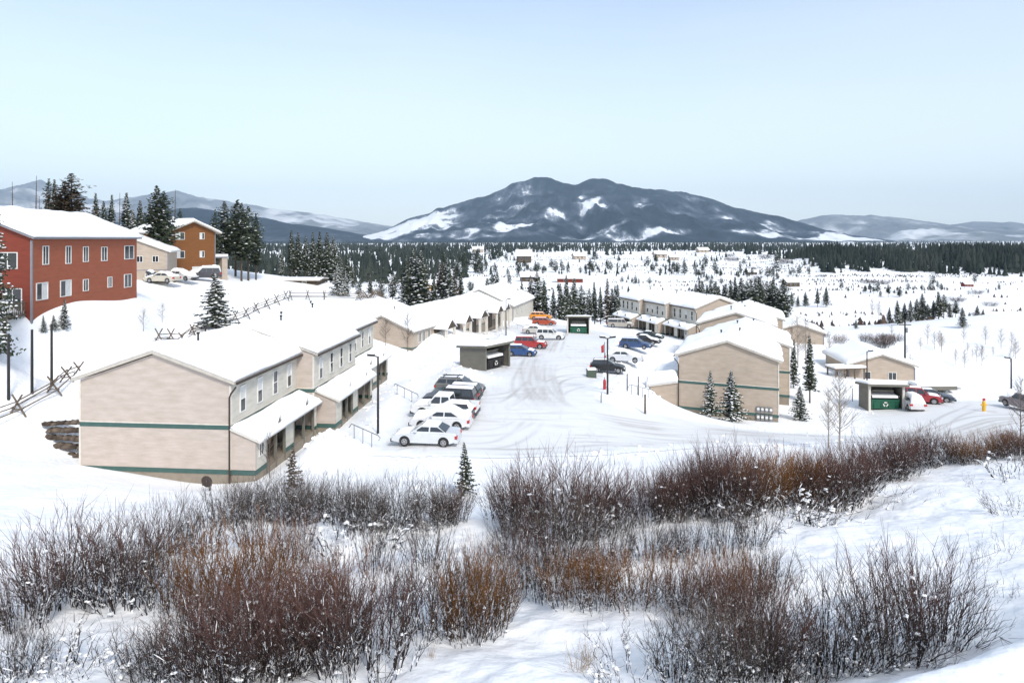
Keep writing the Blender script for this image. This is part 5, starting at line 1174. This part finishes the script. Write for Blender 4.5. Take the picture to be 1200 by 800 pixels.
wood('far_forest', 'dark forest belt at the mountain foot across the valley', [(Y, -150, 1350, sp) for Y, sp in ((1180,6),(1240,6),(1300,6),(1360,6),(1430,6),(1500,6),(1620,6),(1750,5.5),(1900,5),(2050,5),(2200,5),(2400,5),(2650,6),(3000,7),(3400,8),(3900,9),(4500,11),(5200,13),(6000,16),(7000,20))], 17, 2, lambda x, y: fbm(x, y*1.5, 200, 3, 73)+.0009*(y-1750)+.75*np.exp(-((x/y+.15)/.10)**2) > -.02)
wood('left_forest', 'dark conifer forest beyond the hill at left', [(Y, -100, 640, 3.2) for Y in (520,560,600,650,700,760,820,900,980,1060,1150,1250,1350)], 13, 3, lambda x, y: (fbm(x, y, 110, 3, 74) > .02-.0006*(y-500)) & (x/y < -.10+.12*fbm(x,y,140,2,5)+.00010*(y-700)))
wood('mid_thickets', 'lines of small dark trees along the valley tracks', [(450,600,900,9),(640,560,960,8),(850,560,960,9),(1000,600,900,9),(1250,600,1000,9),(1450,600,1300,9)], 7, 4, lambda x, y: fbm(x*.5, y*2, 45, 3, 75) > .08, 'trees')
for p in PROTO:
    for c in list(p.children):
        for d in list(c.children): bpy.data.objects.remove(d)
        bpy.data.objects.remove(c)
    bpy.data.objects.remove(p)
for o in bpy.data.objects:
    if '_h' in o: del o['_h']
# ------------------------------------------------------------------ mountains
def mountain(name, prof, D, front, back, mat, patches=(), nx=760, ny=260, amp=.36, seed=0, thr=0., basez=-22, sc=1500, fall=1.0):
    us = np.linspace(prof[0][0], prof[-1][0], nx); pv = np.interp(us, [p[0] for p in prof], [p[1] for p in prof])
    k = np.ones(7)/7; pv = np.convolve(np.pad(pv, 3, mode='edge'), k, 'valid')
    ts = np.concatenate([np.linspace(0, 1, int(ny*.8)), 1+np.linspace(.03, 1, ny-int(ny*.8))])
    X0 = (us-600)/F*D; Hc = np.maximum(CZ-(pv-HV)/F*D-basez, 2)
    T, X = np.meshgrid(ts, X0, indexing='ij'); Hm = np.broadcast_to(Hc, T.shape)
    Yv = np.where(T <= 1, D-front*(1-T), D+back*(T-1))
    s = np.where(T <= 1, T**1.15*(1-.12*np.sin(T*np.pi)), np.clip(2-T, 0, 1)**1.3)
    wob = fbm(X, Yv, sc, 5, seed); rdg = 1-np.abs(fbm(X+wob*400, Yv*.55, sc*.75, 5, seed+9))*2.4
    env = np.where(T <= 1, np.sin(np.clip(T,0,1)*np.pi)**.8*1.0, 0)
    z = basez+Hm*s*fall+Hm*env*amp*(rdg-.55)
    z = z+Hm*.075*fbm(X, Yv, sc*.2, 5, seed+4)*np.clip(T*4, 0, 1)
    Xv = X+(X-0)*((Yv-D)/D)*.35
    v = np.stack([Xv, Yv, z], -1).reshape(-1,3)
    gy, gx = np.gradient(z); 
    sn = .30+.38*fbm(X, Yv, sc*.55, 5, seed+2)+.34*fbm(X, Yv, sc*.13, 5, seed+3)+.16*(.45-rdg)+thr
    U = 600+F*Xv/Yv; Vp = HV-F*(z-CZ)/Yv
    # meadows, clearings and burnt slopes where the forest is open (fixed places on the mountain)
    for pu, pvv, ru, rv, a in patches:
        cx, cyt = (pu-600)/F*D, pvv
        Uc = 600+F*X/D
        sn = sn+a*np.exp(-((Uc-pu+22*fbm(X, Yv, sc*.3, 4, seed+7))/ru)**4-((T-cyt+.12*fbm(X, Yv, sc*.25, 4, seed+8))/rv)**4)
    idx = np.arange(T.size).reshape(T.shape); f = np.stack([idx[:-1,:-1], idx[:-1,1:], idx[1:,1:], idx[1:,:-1]], -1).reshape(-1,4)
    o = np_mesh(name, v, f, mat, attr={'snowy': np.clip(sn, 0, 1).ravel()}); tag(o, kind='structure'); return o
MAIN = [(395,291),(430,282),(455,268),(480,256),(505,249),(512,243),(520,244),(545,238),(570,229),(600,215),(620,210),(643,207.5),(658,213),(672,217),(690,212),(708,211),(735,216),(765,222),(800,224),(830,232),(860,243),(900,250),(940,262),(985,275),(1020,282),(1070,290)]
mountain('mountain', MAIN, 9000, 2900, 2500, 'mount', [(492,.66,48,.36,.62),(470,.35,46,.25,.34),(545,.62,26,.12,.35),(682,.60,16,.16,.45),(600,.28,38,.07,.4),(640,.45,18,.07,.3),(745,.66,14,.07,.35),(880,.55,16,.1,.4),(690,.13,55,.05,.5),(760,.16,40,.05,.25),(920,.2,50,.06,.5),(620,.9,10,.08,.2),(860,.12,60,.06,.5),(560,.12,60,.05,.35)], seed=3, thr=-.06)
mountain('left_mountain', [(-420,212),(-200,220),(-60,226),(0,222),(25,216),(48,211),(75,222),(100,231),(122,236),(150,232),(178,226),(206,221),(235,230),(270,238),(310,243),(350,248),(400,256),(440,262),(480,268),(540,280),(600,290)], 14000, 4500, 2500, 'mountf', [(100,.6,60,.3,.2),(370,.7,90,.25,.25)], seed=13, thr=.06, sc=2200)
mountain('left_foothill', [(120,285),(170,250),(200,245),(230,242),(262,248),(300,254),(340,262),(380,267),(420,274),(470,281),(520,288)], 7500, 2400, 1500, 'mount', [(300,.4,30,.08,.2)], seed=23, thr=-.12, nx=240, ny=80, sc=1100)
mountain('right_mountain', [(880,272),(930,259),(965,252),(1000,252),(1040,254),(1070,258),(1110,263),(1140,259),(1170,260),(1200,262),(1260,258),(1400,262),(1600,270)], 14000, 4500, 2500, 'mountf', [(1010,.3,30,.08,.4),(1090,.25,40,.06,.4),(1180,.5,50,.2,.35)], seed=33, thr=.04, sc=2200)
# broken lumps of plowed snow along the lot edges and on the piles
rr = random.Random(91); m = MB(); LP = LOT
for i in range(len(LP)):
    a_, b_ = Vector((*LP[i], 0)), Vector((*LP[(i+1) % len(LP)], 0)); n_ = int((b_-a_).length*4)
    for k in range(n_):
        q = a_.lerp(b_, rr.random()); x = q.x+rr.gauss(0,1.0); y = q.y+rr.gauss(0,1.0); s = rr.uniform(.04,.15)*rr.uniform(.5,1.7)
        if float(fbm(x, y, 5, 2, 66)) < rr.uniform(-.3,.3): continue
        m.blob((x, y, Zf(x, y)+s*.35), s, s*.7, rr=rr, jit=.4)
for bx_, by_, a2, sx_, sy_ in BUMPS[:14]:
    for k in range(45):
        x = bx_+rr.gauss(0, sx_*.6); y = by_+rr.gauss(0, sy_*.6); s = rr.uniform(.05,.2)*rr.uniform(.6,1.5); m.blob((x, y, Zf(x, y)+s*.3), s, s*.7, rr=rr, jit=.4)
tag(m.build('snow_lumps', 'clump', None), 'broken lumps of plowed snow along the parking lot edges', 'snow lumps', kind='stuff')
# ------------------------------------------------------------------ haze
hm = bpy.data.materials.new('haze_air'); hm.use_nodes = True; nt = hm.node_tree; nt.nodes.clear()
out = nt.nodes.new('ShaderNodeOutputMaterial'); pv = nt.nodes.new('ShaderNodeVolumePrincipled')
pv.inputs['Color'].default_value = (.58,.78,1.0,1); pv.inputs['Density'].default_value = 4.2e-5
nt.links.new(pv.outputs[0], out.inputs['Volume'])
hb = MB(); hb.box(-17800, 17800, -1500, 18000, -60, 1420); ho = hb.build('haze', hm); tag(ho, kind='stuff')
# ------------------------------------------------------------------ world, sun, camera
w = bpy.data.worlds.new('World'); SC.world = w; w.use_nodes = True; nt = w.node_tree; bg = nt.nodes['Background']
sky = nt.nodes.new('ShaderNodeTexSky'); sky.sky_type = 'NISHITA'; sky.sun_disc = False
SE, SA = R(42), R(155)     # elevation; compass azimuth from +Y clockwise (behind the camera, a little left)
sky.sun_elevation = SE; sky.sun_rotation = SA; sky.air_density = 1.0; sky.dust_density = 1.5; sky.ozone_density = .6; sky.altitude = 600
bg.inputs['Strength'].default_value = .15
# thin high veil of cloud over the blue
tc = nt.nodes.new('ShaderNodeTexCoord'); mp = nt.nodes.new('ShaderNodeMapping'); mp.inputs['Scale'].default_value = (1,1,3.5); nz = nt.nodes.new('ShaderNodeTexNoise'); nz.inputs['Scale'].default_value = 1.6; nz.inputs['Detail'].default_value = 5
nt.links.new(tc.outputs['Generated'], mp.inputs[0]); nt.links.new(mp.outputs[0], nz.inputs['Vector'])
mr = nt.nodes.new('ShaderNodeMapRange'); mr.inputs['From Min'].default_value = .3; mr.inputs['From Max'].default_value = .7; mr.inputs['To Min'].default_value = -.06; mr.inputs['To Max'].default_value = .08
nt.links.new(nz.outputs['Fac'], mr.inputs['Value']); mx = nt.nodes.new('ShaderNodeMix'); mx.data_type = 'RGBA'; sx = nt.nodes.new('ShaderNodeSeparateXYZ'); nt.links.new(tc.outputs['Generated'], sx.inputs[0]); m2 = nt.nodes.new('ShaderNodeMapRange'); m2.inputs['From Min'].default_value = .0; m2.inputs['From Max'].default_value = .36; m2.inputs['To Min'].default_value = .80; m2.inputs['To Max'].default_value = .31; nt.links.new(sx.outputs['Z'], m2.inputs['Value']); ad = nt.nodes.new('ShaderNodeMath'); ad.operation = 'ADD'; nt.links.new(mr.outputs[0], ad.inputs[0]); nt.links.new(m2.outputs[0], ad.inputs[1]); nt.links.new(ad.outputs[0], mx.inputs['Factor'])
nt.links.new(sky.outputs[0], mx.inputs['A']); mx.inputs['B'].default_value = (4.45,4.78,4.95,1); nt.links.new(mx.outputs['Result'], bg.inputs['Color'])
sd = bpy.data.lights.new('sun', 'SUN'); sd.energy = 2.0; sd.angle = R(11); sd.color = (1, .95, .87)
so = bpy.data.objects.new('sun', sd); COL.objects.link(so)
dirv = Vector((math.sin(SA)*math.cos(SE), math.cos(SA)*math.cos(SE), math.sin(SE)))
so.rotation_euler = (-dirv).to_track_quat('-Z', 'Y').to_euler(); so.location = (0,0,60)
cd = bpy.data.cameras.new('camera'); co = bpy.data.objects.new('camera', cd); COL.objects.link(co); SC.camera = co
co.location = (0,0,CZ); co.rotation_euler = (R(90),0,0); cd.sensor_width = 36; cd.lens = 36*F/1200; cd.shift_y = -120/1200
cd.clip_start = .1; cd.clip_end = 80000
SC.view_settings.view_transform = 'Standard'; SC.view_settings.look = 'None'; SC.view_settings.exposure = .68; SC.view_settings.gamma = 1
SC.render.engine = 'CYCLES'
